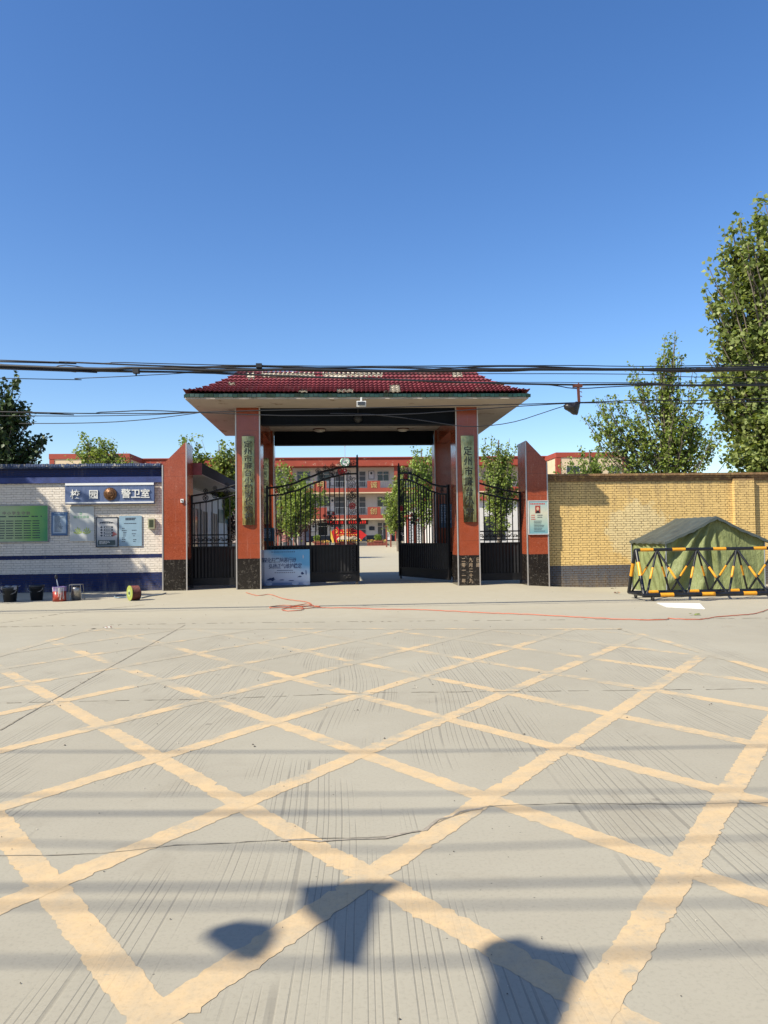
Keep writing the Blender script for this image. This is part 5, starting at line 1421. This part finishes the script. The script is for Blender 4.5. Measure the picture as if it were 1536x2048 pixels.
# ================================================================== TENT
TX0, TX1, TXm = 8.08, 10.66, 9.36
tb = PG(1345, 1182)
TY0, TY1 = 18.0, 20.1
zg = gz(9, 19)
ZE, ZP = 1.17, 1.76
tn = thing('camp_tent', (TXm, 19, zg), 'low green canvas tent with dark roof sheet against the yellow wall', 'tent')
def cloth(f, nu, nv):
    vs = [f(i/nu, j/nv) for j in range(nv+1) for i in range(nu+1)]
    return vs, [(j*(nu+1)+i, j*(nu+1)+i+1, (j+1)*(nu+1)+i+1, (j+1)*(nu+1)+i) for j in range(nv) for i in range(nu)]
def fold(u, v, sd):
    return .035*math.sin(17*u+5*v*math.sin(3*u+sd)+sd)*(.3+v*.8) + .018*math.sin(41*u+7*v+sd*2) + .012*math.sin(23*(u+v)+sd)
def diag(x, z):   # creases fanning down-left from the ridge
    dx, dz = x-TXm, ZP-z
    q = math.atan2(dx, dz+.15); r_ = math.hypot(dx, dz)
    return .10*math.sin(q*17+1.5*math.sin(r_*3))*min(1, r_*1.2)*math.exp(-((q+.45)/.6)**2) + .03*math.sin(q*27+1)*min(1, r_*.8)*math.exp(-((q-.1)/.5)**2) + .02*math.sin(x*7+z*2)
def front(u, v):
    x = TX0+.02+(TX1-TX0-.04)*u
    top = ZP - abs(x-TXm)/(TXm-TX0)*(ZP-ZE) - .02
    z = top*v + (zg-.03)*(1-v)
    return (x, TY0+.05-diag(x, z), z)
a = MB(); vs, fs = cloth(front, 150, 50); a.add(vs, fs, 0, True); a.build('front_panel', M['canvas'], tn)
def left(u, v):
    y = TY0+.05+(TY1-TY0-.05)*u; z = (ZE-.02)*v+(zg-.03)*(1-v)
    return (TX0+.02-.03*math.sin(y*9+z*5)*(1-v*.5)-.02*math.sin(y*21-z*9), y, z)
a = MB(); vs, fs = cloth(left, 70, 36); a.add(vs, fs, 0, True); a.build('side_panel', M['canvas'], tn)
a = MB(); vs, fs = cloth(lambda u, v: (TX1-.02+.03*math.sin(u*19), TY0+.05+(TY1-TY0-.05)*u, (ZE-.02)*v+(zg-.03)*(1-v)), 20, 8); a.add(vs, fs, 0, True); a.build('side_panel', M['canvas'], tn)
a = MB(); vs, fs = cloth(lambda u, v: (TX0+(TX1-TX0)*u, TY1, (zg-.03)*(1-v)+v*(ZP-.03-abs(u-.5)*2*(ZP-ZE))), 10, 6); a.add(vs, fs, 0, True); a.build('rear_panel', M['canvas'], tn)
def rf(sx):
    def f(u, v):
        x = TXm + sx*(TXm-TX0+.05)*v; z = ZP+.02 - v*(ZP-ZE+.02) - .02*math.sin(math.pi*v)*(1+.6*math.sin(u*9)) + .006*math.sin(u*40+v*11)
        y = TY0-.10+(TY1-TY0+.15)*u
        return (x, y, z)
    return f
a = MB()
for sx in (-1, 1):
    vs, fs = cloth(rf(sx), 40, 24); a.add(vs, fs, 0, True)
    vs2 = [(x, y, z-.03) for x, y, z in vs]; a.add(vs2, fs, 0, True)
    # hanging hem on front and side
    hem = []
    for i in range(25): x, y, z = rf(sx)(0, i/24); hem += [(x, y, z), (x, y-.004, z-.07-.01*math.sin(i*1.3))]
    a.add(hem, [(2*i, 2*i+2, 2*i+3, 2*i+1) for i in range(24)])
    hem = []
    for i in range(41): x, y, z = rf(sx)(i/40, 1); hem += [(x, y, z), (x+sx*.004, y, z-.05-.012*math.sin(i*.9))]
    a.add(hem, [(2*i, 2*i+2, 2*i+3, 2*i+1) for i in range(40)])
a.build('roof_sheet', M['tent_roof'], tn)
a = MB()
for (x, y) in ((TX0+.03, TY0-.01), (TX0+.01, TY1), (TX1-.03, TY0+.01)): a = MB(); a.tube([(x-.03, y, zg), (x-.02, y, ZE-.03)], .014, 8); a.build('tent_pole', M['rail'], tn)
a = MB(); a.tube([(TXm, TY0+.12, zg), (TXm, TY0+.12, ZP-.06)], .016, 8); a.build('tent_pole', M['rail'], tn)

# ================================================================== BARRIER
br = thing('road_barrier', (8.2, 15.4, 0), 'black and yellow striped prism barrier on castors in front of the green tent', 'barrier')
gB = -.02
bl = PG(1301, 1205); YF_ = 15.05; YR_ = 15.85; YT_ = 15.45
X0B = PY(1290, 1193, YF_).x; LB = 4.2; BZ = .118; TZ = PY(1275, 1100, YT_).z
def banded(name, p, q, r_, bands, k=12):
    p, q = Vector(p), Vector(q); a = MB(); prev = 0
    cuts = sorted(set([0, 1]+[c for b_ in bands for c in b_]))
    for c0_, c1_ in zip(cuts[:-1], cuts[1:]):
        mid = (c0_+c1_)/2; on = any(b_[0] < mid < b_[1] for b_ in bands)
        a.tube([p.lerp(q, c0_), p.lerp(q, c1_)], r_*(1.03 if on else 1), k, 1 if on else 0, c0_ == 0 or c1_ == 1)
    return a.build(name, [M['black_band'], M['yellow_band']], br)
sp_ = .87
def bnd(offs, wid, per, L): 
    out = []; x = offs
    while x < L:
        if x+wid > 0: out.append((max(0, x)/L, min(L, x+wid)/L))
        x += per
    return out
banded('top_bar', (X0B-.03, YT_, TZ), (X0B+LB, YT_, TZ), .034, [(a_/LB, b_/LB) for a_, b_ in ((.11, .39), (.80, 1.08), (1.68, 1.96), (2.56, 2.84), (3.43, 3.71))])
banded('base_bar', (X0B-.05, YF_, BZ), (X0B+LB, YF_, BZ), .043, bnd(.36, .28, sp_, LB))
banded('base_bar', (X0B-.02, YR_, BZ), (X0B+LB, YR_, BZ), .036, bnd(.42, .22, sp_+.03, LB))
a = MB(); a.tube([(X0B-.02, YF_, BZ), (X0B-.02, YR_, BZ)], .03, 10); a.build('cross_bar', M['black_band'], br)
a = MB(); a.tube([(X0B+LB, YF_, BZ), (X0B+LB, YR_, BZ)], .03, 10); a.build('cross_bar', M['black_band'], br)
banded('end_post', (X0B-.02, YF_, BZ), (X0B, YT_, TZ), .038, [(.42, .72)])
banded('end_post', (X0B-.02, YR_, BZ), (X0B-.02, YT_, TZ), .038, [(.40, .70)])
x = X0B+.45; k = 0
while x < X0B+LB-.2:
    for yy_, dx in ((YF_, -.41), (YF_, .41), (YR_, -.40), (YR_, .43)):
        xe = x+dx
        if X0B-.05 < xe < X0B+LB: banded('brace', (x+dx*.02, YT_, TZ-.02), (xe, yy_, BZ+.02), .024 if yy_ == YF_ else .022, [(.40, .66)] if yy_ == YF_ else [(.38, .63)], 8)
    x += sp_; k += 1
for (x, y) in ((X0B+.16, YF_), (X0B+.13, YR_), (X0B+LB-.2, YF_), (X0B+LB-.2, YR_)):
    a = MB(); zg_ = gz(x, y); a.tube([(x-.018, y, zg_+.05), (x+.018, y, zg_+.05)], .05, 14); a.box(x-.03, x-.02, y-.025, y+.025, zg_+.04, BZ-.02); a.box(x+.02, x+.03, y-.025, y+.025, zg_+.04, BZ-.02); a.build('castor', M['rubber'], br)

# white sheet, litter
def flat(pix, name, mat, label, cat, th=.008):
    P = [PG(*p) for p in pix]; n = len(P); a = MB()
    a.add([(p.x, p.y, p.z+.002) for p in P]+[(p.x, p.y, p.z+.002+th) for p in P], [tuple(range(n)), tuple(range(n, 2*n))]+[(i, (i+1) % n, (i+1) % n+n, i+n) for i in range(n)])
    return tag(a.build(name, mat), label, cat)
flat([(1313, 1206.5), (1400, 1207.5), (1410, 1218.5), (1332, 1214.5)], 'white_sheet', M['white_board'], 'white board sheet lying on the ground in front of the barrier', 'sheet')
def litter(px, py, s_, mats, name, label, cat, seed):
    R = random.Random(seed); c_ = PG(px, py); a = MB()
    for k in range(6):
        q = R.uniform(0, 6.3); x = c_.x+R.uniform(-1, 1)*s_; y = c_.y+R.uniform(-.6, .6)*s_; w1 = R.uniform(.3, .6)*s_
        a.add([(x+w1*math.cos(q+j*1.57), y+w1*.6*math.sin(q+j*1.57), c_.z+.01+R.uniform(0, .4)*s_) for j in range(4)], [(0, 1, 2), (0, 2, 3)], k % len(mats))
    return tag(a.build(name, mats), label, cat)
litter(214, 1257, .06, [M['red_sign'], M['white_board']], 'crushed_packet', 'crushed red and white packet on the road at left', 'litter', 1)
litter(1229, 1188, .11, [pm('dry_leaf', (.32, .18, .10), .8), M['rust']], 'dry_leaves', 'dry brown leaves on the ground left of the barrier', 'leaves', 2)
litter(1390, 1231, .08, [M['leaf_big']], 'green_leaves', 'few green leaves on the ground below the barrier', 'leaves', 3)
litter(1228, 1178, .07, [M['ink_black']], 'drain_hole', 'dark gap at the foot of the yellow wall', 'hole', 4)

a = MB(); R = random.Random(77)
for k in range(300):
    y = 2.2+9*R.random()**1.2 if k < 170 else R.uniform(10, 20); x = R.uniform(-.5, .6)*y*1.1; s_ = R.uniform(.0015, .0045)*(1 if y < 5 else 2.2)
    vs = [(x+s_*R.uniform(.6, 1.3)*math.cos(q), y+s_*R.uniform(.6, 1.3)*math.sin(q), gz(x, y)+.003) for q in (0, 1.3, 2.6, 3.9, 5.2)] + [(x, y, gz(x, y)+.004+s_*.7)]
    a.add(vs, [(i, (i+1) % 5, 5) for i in range(5)], R.choice((0, 0, 0, 1)))
tag(a.build('grit', [pm('dark_grit', (.10, .085, .065), .9), pm('pale_grit', (.55, .50, .42), .9)], origin=(0, 0, 0)), 'scattered grit and crumbs on the concrete', None, None, 'stuff')
# ================================================================== BUCKETS ETC.
def at_ground(px, py): return PG(px, py)
def bucket(px, py, r_, h_, label, can=False):
    c_ = at_ground(px, py); t = thing('bucket', c_, label, 'bucket', 'black buckets by the guard room')
    a = MB(); a.lathe(c_, [(.001, .005), (r_*.78, 0), (r_*.98, h_*.86), (r_*1.0, h_*.86), (r_*1.04, h_*.90), (r_*1.04, h_), (r_*.97, h_), (r_*.75, .02), (.001, .02)], 26); a.build('tub', M['plastic_black'], t)
    a = MB(); a.lathe(c_, [(r_*1.06, h_*.80), (r_*1.09, h_*.81), (r_*1.06, h_*.83)], 26); a.build('rim', M['plastic_black'], t)
    a = MB(); a.tube([Vector(c_)+Vector((r_*1.08*math.cos(q), -r_*.5-.03*math.sin(q)-.02, h_*.82-r_*.62*math.sin(q))) for q in [i*math.pi/12 for i in range(13)]], .006, 5); a.build('handle', M['tin'], t)
    return t
t = bucket(20, 1203.5, .17, .34, 'black bucket with rag over its rim, leftmost by the wall')
c_ = at_ground(20, 1203.5); a = MB(); 
vs, fs = cloth(lambda u, v: (c_.x-.17+.36*u, c_.y-.10+.22*v, c_.z+.355+.012*math.sin(u*13+v*7)+.01*math.sin(v*19)), 16, 8); a.add(vs, fs, 0, True)
vs, fs = cloth(lambda u, v: (c_.x-.17+.36*u, c_.y-.105-.012*math.sin(u*17), c_.z+.355-.05*v*(1+.5*math.sin(u*9))), 16, 3); a.add(vs, fs, 0, True)
tag(a.build('grey_rag', pm('grey_rag_cloth', (.30, .30, .31), .8)), 'grey rag lying over the leftmost black bucket', 'rag')
bucket(73.5, 1200.5, .165, .36, 'plain black bucket, second from the left by the wall')
c_ = at_ground(119, 1202.5); t = thing('paint_can', c_, 'red paint can with violet rim and white drips', 'paint can')
a = MB(); a.lathe(c_, [(.001, .004), (.148, 0), (.148, .24), (.001, .24)], 26); a.build('can', M['can_red'], t)
a = MB(); a.lathe(c_, [(.150, .238), (.153, .32), (.158, .325), (.158, .335), (.14, .335), (.14, .25), (.001, .25)], 26); a.build('rim', M['purple'], t)
a = MB(); R = random.Random(2)
for k in range(9):
    q = -math.pi/2+R.uniform(-1.0, 1.0); l_ = R.uniform(.08, .28); a.tube([Vector(c_)+Vector((.152*math.cos(q), .152*math.sin(q), .32)), Vector(c_)+Vector((.152*math.cos(q), .152*math.sin(q), .32-l_))], [.010, .005], 5)
a.build('paint_drips', M['letter_white'], t)
t = thing('paint_brush', (c_.x-.05, c_.y, c_.z+.25), 'paint brush standing upright in the red paint can', 'brush')
a = MB(); a.tube([(c_.x-.02, c_.y, c_.z+.26), (c_.x-.055, c_.y, c_.z+.46), (c_.x-.07, c_.y, c_.z+.52)], [.012, .014, .007], 8); a.build('handle', M['white_board'], t)
a = MB(); a.lathe((c_.x-.075, c_.y, c_.z+.50), [(.004, 0), (.03, .03), (.035, .06), (.02, .11), (.002, .12)], 10); a.build('head', M['plastic_black'], t)
c_ = at_ground(152.5, 1200.5); t = thing('metal_pail', c_, 'tin can in a wire stand, between paint can and cable reel', 'pail')
a = MB(); a.lathe(c_, [(.001, .005), (.10, .003), (.10, .27), (.09, .30), (.05, .33), (.001, .33)], 22); a.build('can', M['tin'], t)
a = MB()
for sx in (-1, 1):
    for sy in (-1, 1): a.tube([(c_.x+sx*.155, c_.y+sy*.10, c_.z), (c_.x+sx*.125, c_.y+sy*.09, c_.z+.36)], .008, 6)
a.box(c_.x-.13, c_.x+.13, c_.y-.10, c_.y+.10, c_.z+.36, c_.z+.375); a.build('wire_stand', M['tin'], t)
# cable reel
c_ = at_ground(268, 1201); c_ = Vector((c_.x, c_.y, c_.z+.175)); t = thing('cable_reel', (c_.x, c_.y, c_.z-.175), 'cable reel with lime green disc and brown wound cable', 'cable reel')
ax_ = Vector((math.cos(.55), -math.sin(.55)*-1, 0)).normalized()  # reel axis
ax_ = Vector((.80, .60, 0))
def disc(mb, c0, r_, th, mi=0, hole=0):
    mb.tube([c0-ax_*th/2, c0+ax_*th/2], r_, 30, mi)
a = MB(); disc(a, c_-ax_*.10, .172, .014); a.build('side_disc', M['lime'], t)
a = MB(); disc(a, c_+ax_*.10, .172, .014); a.build('side_disc', M['plastic_black'], t)
a = MB()
for k in range(12): 
    a.tube([c_+ax_*(-.085+.0155*k)+ (Vector((0, 0, 1))*math.cos(q)+ax_.cross(Vector((0, 0, 1)))*math.sin(q))*(.155+.004*(k % 2)) for q in [i*2*math.pi/24 for i in range(25)]], .009, 5, 0, False)
disc(a, c_, .148, .18); a.build('wound_cable', M['reelbrown'], t)
a = MB(); disc(a, c_-ax_*.112, .035, .01); a.build('hub', M['plastic_black'], t)
a = MB(); disc(a, c_-ax_*.1085, .085, .006); a.build('label_disc', pm('pale_green_disc', (.38, .48, .20), .5), t)
def ground_tube(pix, r_, name, mat, label, cat, wig=.0, seed=1, close=False):
    P = [PG(*p) for p in pix]; R = random.Random(seed)
    # catmull-rom
    out = []; n = len(P)
    for i in range(n-1):
        p0, p1, p2, p3 = P[max(0, i-1)], P[i], P[i+1], P[min(n-1, i+2)]; st = max(2, int((p2-p1).length/.08))
        for k in range(st):
            q = k/st; out.append(.5*((2*p1)+(-p0+p2)*q+(2*p0-5*p1+4*p2-p3)*q*q+(-p0+3*p1-3*p2+p3)*q**3))
    out.append(P[-1]); a = MB()
    a.tube([(p.x, p.y, p.z+r_+.002+R.uniform(0, wig)) for p in out], r_, 6); return tag(a.build(name, mat), label, cat)
ground_tube([(256, 1193), (240, 1191), (229, 1194), (236, 1197), (252, 1196), (262, 1197)], .014, 'blue_hose', M['lightblue'], 'pale blue hose looped on the ground beside the cable reel', 'hose')
ground_tube([(282, 1197), (300, 1193), (322, 1190), (332, 1187)], .014, 'blue_hose', M['lightblue'], 'pale blue hose end running from the reel to the side pillar', 'hose')
hz = [(492, 1186), (515, 1192), (540, 1190), (570, 1199), (612, 1205), (622, 1211), (600, 1215), (560, 1216), (541, 1217), (543, 1214), (575, 1212), (605, 1216), (600, 1222), (575, 1223), (564, 1220), (590, 1214), (615, 1213), (640, 1214), (610, 1218), (580, 1217), (592, 1212), (618, 1209), (640, 1216), (700, 1217), (768, 1219.5), (850, 1221), (950, 1226), (1050, 1230), (1130, 1234), (1200, 1238), (1280, 1241), (1330, 1241), (1337, 1238), (1350, 1239.5), (1400, 1240), (1440, 1234.5), (1490, 1231), (1520, 1226), (1560, 1216), (1700, 1205)]
ground_tube(hz, .0075, 'orange_hose', M['hose'], 'long thin orange hose tangled near the gate and running right', 'hose', .008)

# ================================================================== OVERHEAD CABLES
WY = 13.0
def cable(pix, r_, label, group, Y_=WY, ext=True, wob=0, seed=0):
    P = [PY(px, py, Y_) for px, py in pix]; R = random.Random(seed)
    if ext:
        P = [P[0]+(P[0]-P[1]).normalized()*14+Vector((0, 0, .3))] + P + [P[-1]+(P[-1]-P[-2]).normalized()*14+Vector((0, 0, .3))]
    out = []; n = len(P)
    for i in range(n-1):
        p0, p1, p2, p3 = P[max(0, i-1)], P[i], P[i+1], P[min(n-1, i+2)]; st = max(3, int((p2-p1).length/.35))
        for k in range(st):
            q = k/st; out.append(.5*((2*p1)+(-p0+p2)*q+(2*p0-5*p1+4*p2-p3)*q*q+(-p0+3*p1-3*p2+p3)*q**3))
    out.append(P[-1]); a = MB()
    off = R.uniform(-.05, .05)
    a.tube([(p.x, p.y+off+wob*math.sin(p.x*.9+seed), p.z+wob*math.cos(p.x*.9+seed)+R.uniform(-1, 1)*.002) for p in out], r_, 7)
    return tag(a.build('overhead_cable', M['cable']), label, 'cable', group)
G1 = 'cables of the upper bundle across the street'
UL = 'black cable twisted into the thick upper bundle across the street'
cable([(0, 731), (280, 737), (450, 743), (600, 741), (768, 743), (1000, 739), (1250, 741), (1536, 739)], .026, 'thickest black cable of the upper bundle across the street', G1, wob=.012, seed=1)
cable([(0, 733), (200, 737), (380, 736), (520, 732), (700, 737), (900, 741), (1100, 737), (1300, 740), (1536, 736)], .022, 'second thickest black cable of the upper bundle across the street', G1, wob=.015, seed=2)
cable([(0, 723), (120, 726), (300, 734), (520, 738), (768, 742), (1000, 735), (1200, 739), (1400, 734), (1536, 733)], .014, 'third thickest black cable of the upper bundle across the street', G1, wob=.02, seed=3)
cable([(0, 721), (250, 726), (480, 731), (768, 733), (1100, 731.5), (1536, 729)], .008, 'thin top cable stretched just above the thick upper bundle', G1, wob=.003, seed=4)
cable([(0, 735), (200, 742), (400, 741), (600, 736), (800, 738), (980, 743), (1150, 735), (1350, 738), (1536, 741)], .012, 'fourth thickest black cable of the upper bundle across the street', G1, wob=.02, seed=5)
cable([(0, 729), (90, 735), (130, 728), (210, 737), (400, 742), (650, 737), (900, 734), (1200, 736), (1536, 733)], .009, 'thinnest twisted black cable of the upper bundle across the street', G1, wob=.02, seed=6)
cable([(0, 737), (200, 741), (400, 746), (470, 749), (600, 754), (768, 759), (900, 764), (1050, 768), (1155, 770), (1300, 769), (1536, 771)], .017, 'thick cable sagging from the upper bundle across the maroon roof to the rusty bracket', 'lower cables', wob=.004, seed=7)
cable([(0, 757), (150, 757.5), (300, 751), (420, 746), (700, 748), (1050, 748), (1300, 750), (1536, 757)], .007, 'thin cable leaving the upper bundle near the left end of the roof', 'lower cables', wob=.002, seed=8)
cable([(940, 764), (1050, 764.5), (1155, 765), (1300, 765.5), (1536, 766)], .006, 'thin cable just above the rusty bracket', 'lower cables', ext=False, seed=9)
cable([(1000, 767), (1100, 770), (1155, 777), (1250, 772), (1400, 769), (1536, 768)], .009, 'slack cable looping under the top of the rusty bracket', 'lower cables', ext=False, seed=10)
cable([(0, 823.5), (200, 824.5), (290, 821), (400, 824), (520, 821), (768, 815), (1000, 809.5), (1155, 805), (1300, 800), (1536, 797)], .009, 'upper thin cable of the low pair crossing the gateway pillars', 'low thin cables', wob=.002, seed=11)
cable([(0, 824), (100, 826), (300, 827), (400, 825), (560, 831), (800, 829), (1000, 815), (1155, 806), (1300, 806), (1536, 803)], .008, 'lower thin cable of the low pair crossing the gateway pillars', 'low thin cables', wob=.002, seed=12)
cable([(0, 832), (150, 832.5), (300, 830), (400, 825)], .007, 'thin cable running in from the left just under the low pair', 'low thin cables', ext=False, seed=13)
cable([(40, 848), (100, 847.5), (200, 846), (300, 839), (400, 826)], .007, 'lowest thin cable sagging in the left half of the sky', 'low thin cables', ext=False, seed=14)
cable([(660, 826), (740, 828), (830, 838), (910, 850), (960, 852), (1030, 843), (1090, 824), (1140, 808)], .007, 'slack thin cable looping under the eave up to the black bag', 'low thin cables', ext=False, seed=15)
# small clips on the bundle
for i, (px, py) in enumerate(((518, 732), (272, 743))):
    p = PY(px, py, WY-.04); a = MB(); a.box(p.x-.05, p.x+.05, WY-.08, WY+.02, p.z-.03, p.z+.04); a.tube([(p.x, WY-.03, p.z-.03), (p.x, WY-.03, p.z-.07)], .014, 6)
    tag(a.build('cable_clamp', M['cable']), ['black clamp on the upper cable bundle above the left roof end', 'small black clamp on the upper cable bundle in the left sky'][i], 'clamp', 'cable clamps')
# rusty bracket and black bag
p = PY(1155, 771, WY); q = PY(1157, 806, WY)
t = thing('cable_bracket', (p.x, WY, q.z), 'rusty iron bracket hanging from the thick cable', 'bracket')
a = MB(); a.obox(((p.x+q.x)/2, WY-.03, (p.z+q.z)/2), (.022, 0, 0), (0, .014, 0), ((q.x-p.x)/2, 0, (q.z-p.z)/2)); a.build('strap', M['rust'], t)
a = MB(); a.box(p.x-.085, p.x+.075, WY-.05, WY+.02, p.z-.035, p.z+.012); a.tube([(p.x+.01, WY-.03, p.z-.02), (p.x+.01, WY-.03, p.z+.04)], .012, 6); a.build('clamp', M['rust'], t)
a = MB()
for z_ in (p.z-.12, p.z-.2): a.tube([(p.x+.02, WY-.03, z_), (p.x+.06, WY-.03, z_+.005), (p.x+.065, WY-.03, z_-.015)], .007, 5)
a.build('hooks', M['rust'], t)
def bagshape(ix):
    P = [PY(x, y, WY-.05) for x, y in ((1161, 804), (1157, 822), (1155, 830), (1147, 829.5), (1138, 823), (1129, 818), (1127, 811), (1130, 808), (1142, 807), (1152, 803))]
    n = len(P); cx_ = sum(k.x for k in P)/n; cz_ = sum(k.z for k in P)/n; vs = []
    rings = [(0.0, -.085), (.55, -.075), (.9, -.045), (1, 0), (.9, .045), (.55, .075), (0, .085)]; M_ = 40
    def rim(k):
        f_ = k/M_*n; i = int(f_) % n; q = f_-int(f_); A_ = P[i].lerp(P[(i+1) % n], q); return A_
    a = MB()
    for (s_, yo) in rings:
        for k in range(M_):
            r_ = rim(k); wr = 1+.04*math.sin(k*2.3+yo*60); vs.append((cx_+(r_.x-cx_)*s_*wr, WY-.05+yo, cz_+(r_.z-cz_)*s_*wr))
    a.add(vs, [(i*M_+k, i*M_+(k+1) % M_, (i+1)*M_+(k+1) % M_, (i+1)*M_+k) for i in range(len(rings)-1) for k in range(M_)], 0, True)
    return a
tag(bagshape(0).build('black_bag', M['bag']), 'crumpled black bag hung on the low cables under the rusty bracket', 'bag')

# cables and splice bags high above the camera: they cast the soft bars on the road
HZ = 7.0
def shadow_src(px, py, H=HZ):
    g_ = PG(px, py); return Vector((g_.x-1.7/1.83*H, g_.y-H/1.83, H))
for i, (L, r_) in enumerate((([(0, 1503), (768, 1504), (1536, 1492)], .014), ([(0, 1628), (768, 1625), (1536, 1606)], .020), ([(0, 1685), (768, 1700), (1536, 1675)], .012), ([(0, 1775), (768, 1772), (1536, 1757)], .018), ([(0, 1812), (768, 1812), (1536, 1805)], .013), ([(0, 1922), (768, 1928), (1536, 1895)], .016), ([(0, 1590), (768, 1588), (1536, 1580)], .010))):
    nth = ['first', 'third', 'fourth', 'fifth', 'sixth', 'seventh', 'second'][i]
    P = [shadow_src(*p_) for p_ in L]; d0 = (P[0]-P[-1]).normalized()*18; P = [P[0]+d0]+P+[P[-1]-d0]
    a = MB(); a.tube(P, r_*.8, 8); tag(a.build('overhead_cable', M['cable']), 'street cable above the viewer, casting the %s shadow bar counted from the gate' % nth, 'cable', 'street cables above the viewer')
def hanging(pix, H, Yoff, label):
    """plate-like splice bag whose outline faces the sun"""
    G_ = [PG(*p_) for p_ in pix]; c0_ = sum(G_, Vector((0, 0, 0)))/len(G_)
    t_ = H/1.83; base = c0_+Vector((-1.7, -1, 1.83))*t_
    n_ = len(G_); V_ = []
    # intersect with plane through base facing the sun
    for g_ in G_:
        s_ = SUN; q_ = g_ + s_*((base-g_).dot(s_)); V_.append(q_)
    a = MB(); vs = [v-SUN*.05 for v in V_]+[v+SUN*.05 for v in V_]; a.add(vs, [tuple(range(n_)), tuple(range(n_, 2*n_))[::-1]]+[(i, (i+1) % n_, (i+1) % n_+n_, i+n_) for i in range(n_)])
    return tag(a.build('splice_bag', M['bag']), label, 'bag', 'bags on the street cables above the viewer')
hanging([(405, 1875), (420, 1856), (480, 1840), (545, 1846), (560, 1865), (545, 1895), (520, 1918), (470, 1915), (440, 1900)], 4.0, 0, 'rounded bag on the street cables above the road')
hanging([(595, 1772), (690, 1765), (740, 1762), (805, 1762), (785, 1780), (762, 1795), (745, 1860), (722, 1940), (665, 1925), (655, 1870), (625, 1838), (605, 1822)], 4.0, 0, 'angular bag on the street cables above the road')
hanging([(955, 1900), (985, 1880), (1045, 1873), (1080, 1890), (1172, 1903), (1165, 1945), (1140, 2010), (1120, 2070), (1090, 2140), (965, 2140), (972, 2040), (980, 1960)], 4.0, 0, 'long bag on the street cables above the road')
# utility poles carrying the cables, outside the frame on both sides
for k, (x, y, h_, lb) in enumerate(((-20.5, 13.0, 5.2, 'concrete pole left of the view by the guard room'), (21.5, 13.0, 5.2, 'concrete pole right of the view by the yellow wall'), (-21.5, -.9, 7.6, 'tall concrete pole behind the viewer on the left'), (21.5, -.9, 7.6, 'tall concrete pole behind the viewer on the right'))):
    t = thing('utility_pole', (x, y, 0), lb, 'utility pole', 'utility poles')
    a = MB(); a.tube([(x, y, -.1), (x, y, h_)], [.15, .10], 14); a.build('pole', M['stone'], t)
    for z_ in (h_-.35, h_-1.0): a = MB(); a.box(x-.04, x+.04, y-1.1 if y > 5 else y-2.6, y+1.1 if y > 5 else y+2.6, z_-.04, z_+.04); a.build('crossarm', M['rust'], t)
# ------------------------------------------------------------------ lower all base colours evenly, deepening the shade
for m_ in bpy.data.materials:
    if not m_.use_nodes: continue
    n, l = m_.node_tree.nodes, m_.node_tree.links
    for nd in list(n):
        if nd.type in ('BSDF_PRINCIPLED', 'BSDF_TRANSLUCENT'):
            i_ = nd.inputs[0]
            if i_.is_linked:
                src = i_.links[0].from_socket
                l.new(mix(n, l, 1, src, (.74, .74, .74), 'MULTIPLY'), i_)
# ------------------------------------------------------------------ clean up helper props
for o in bpy.data.objects:
    if 'wl' in o: del o['wl']
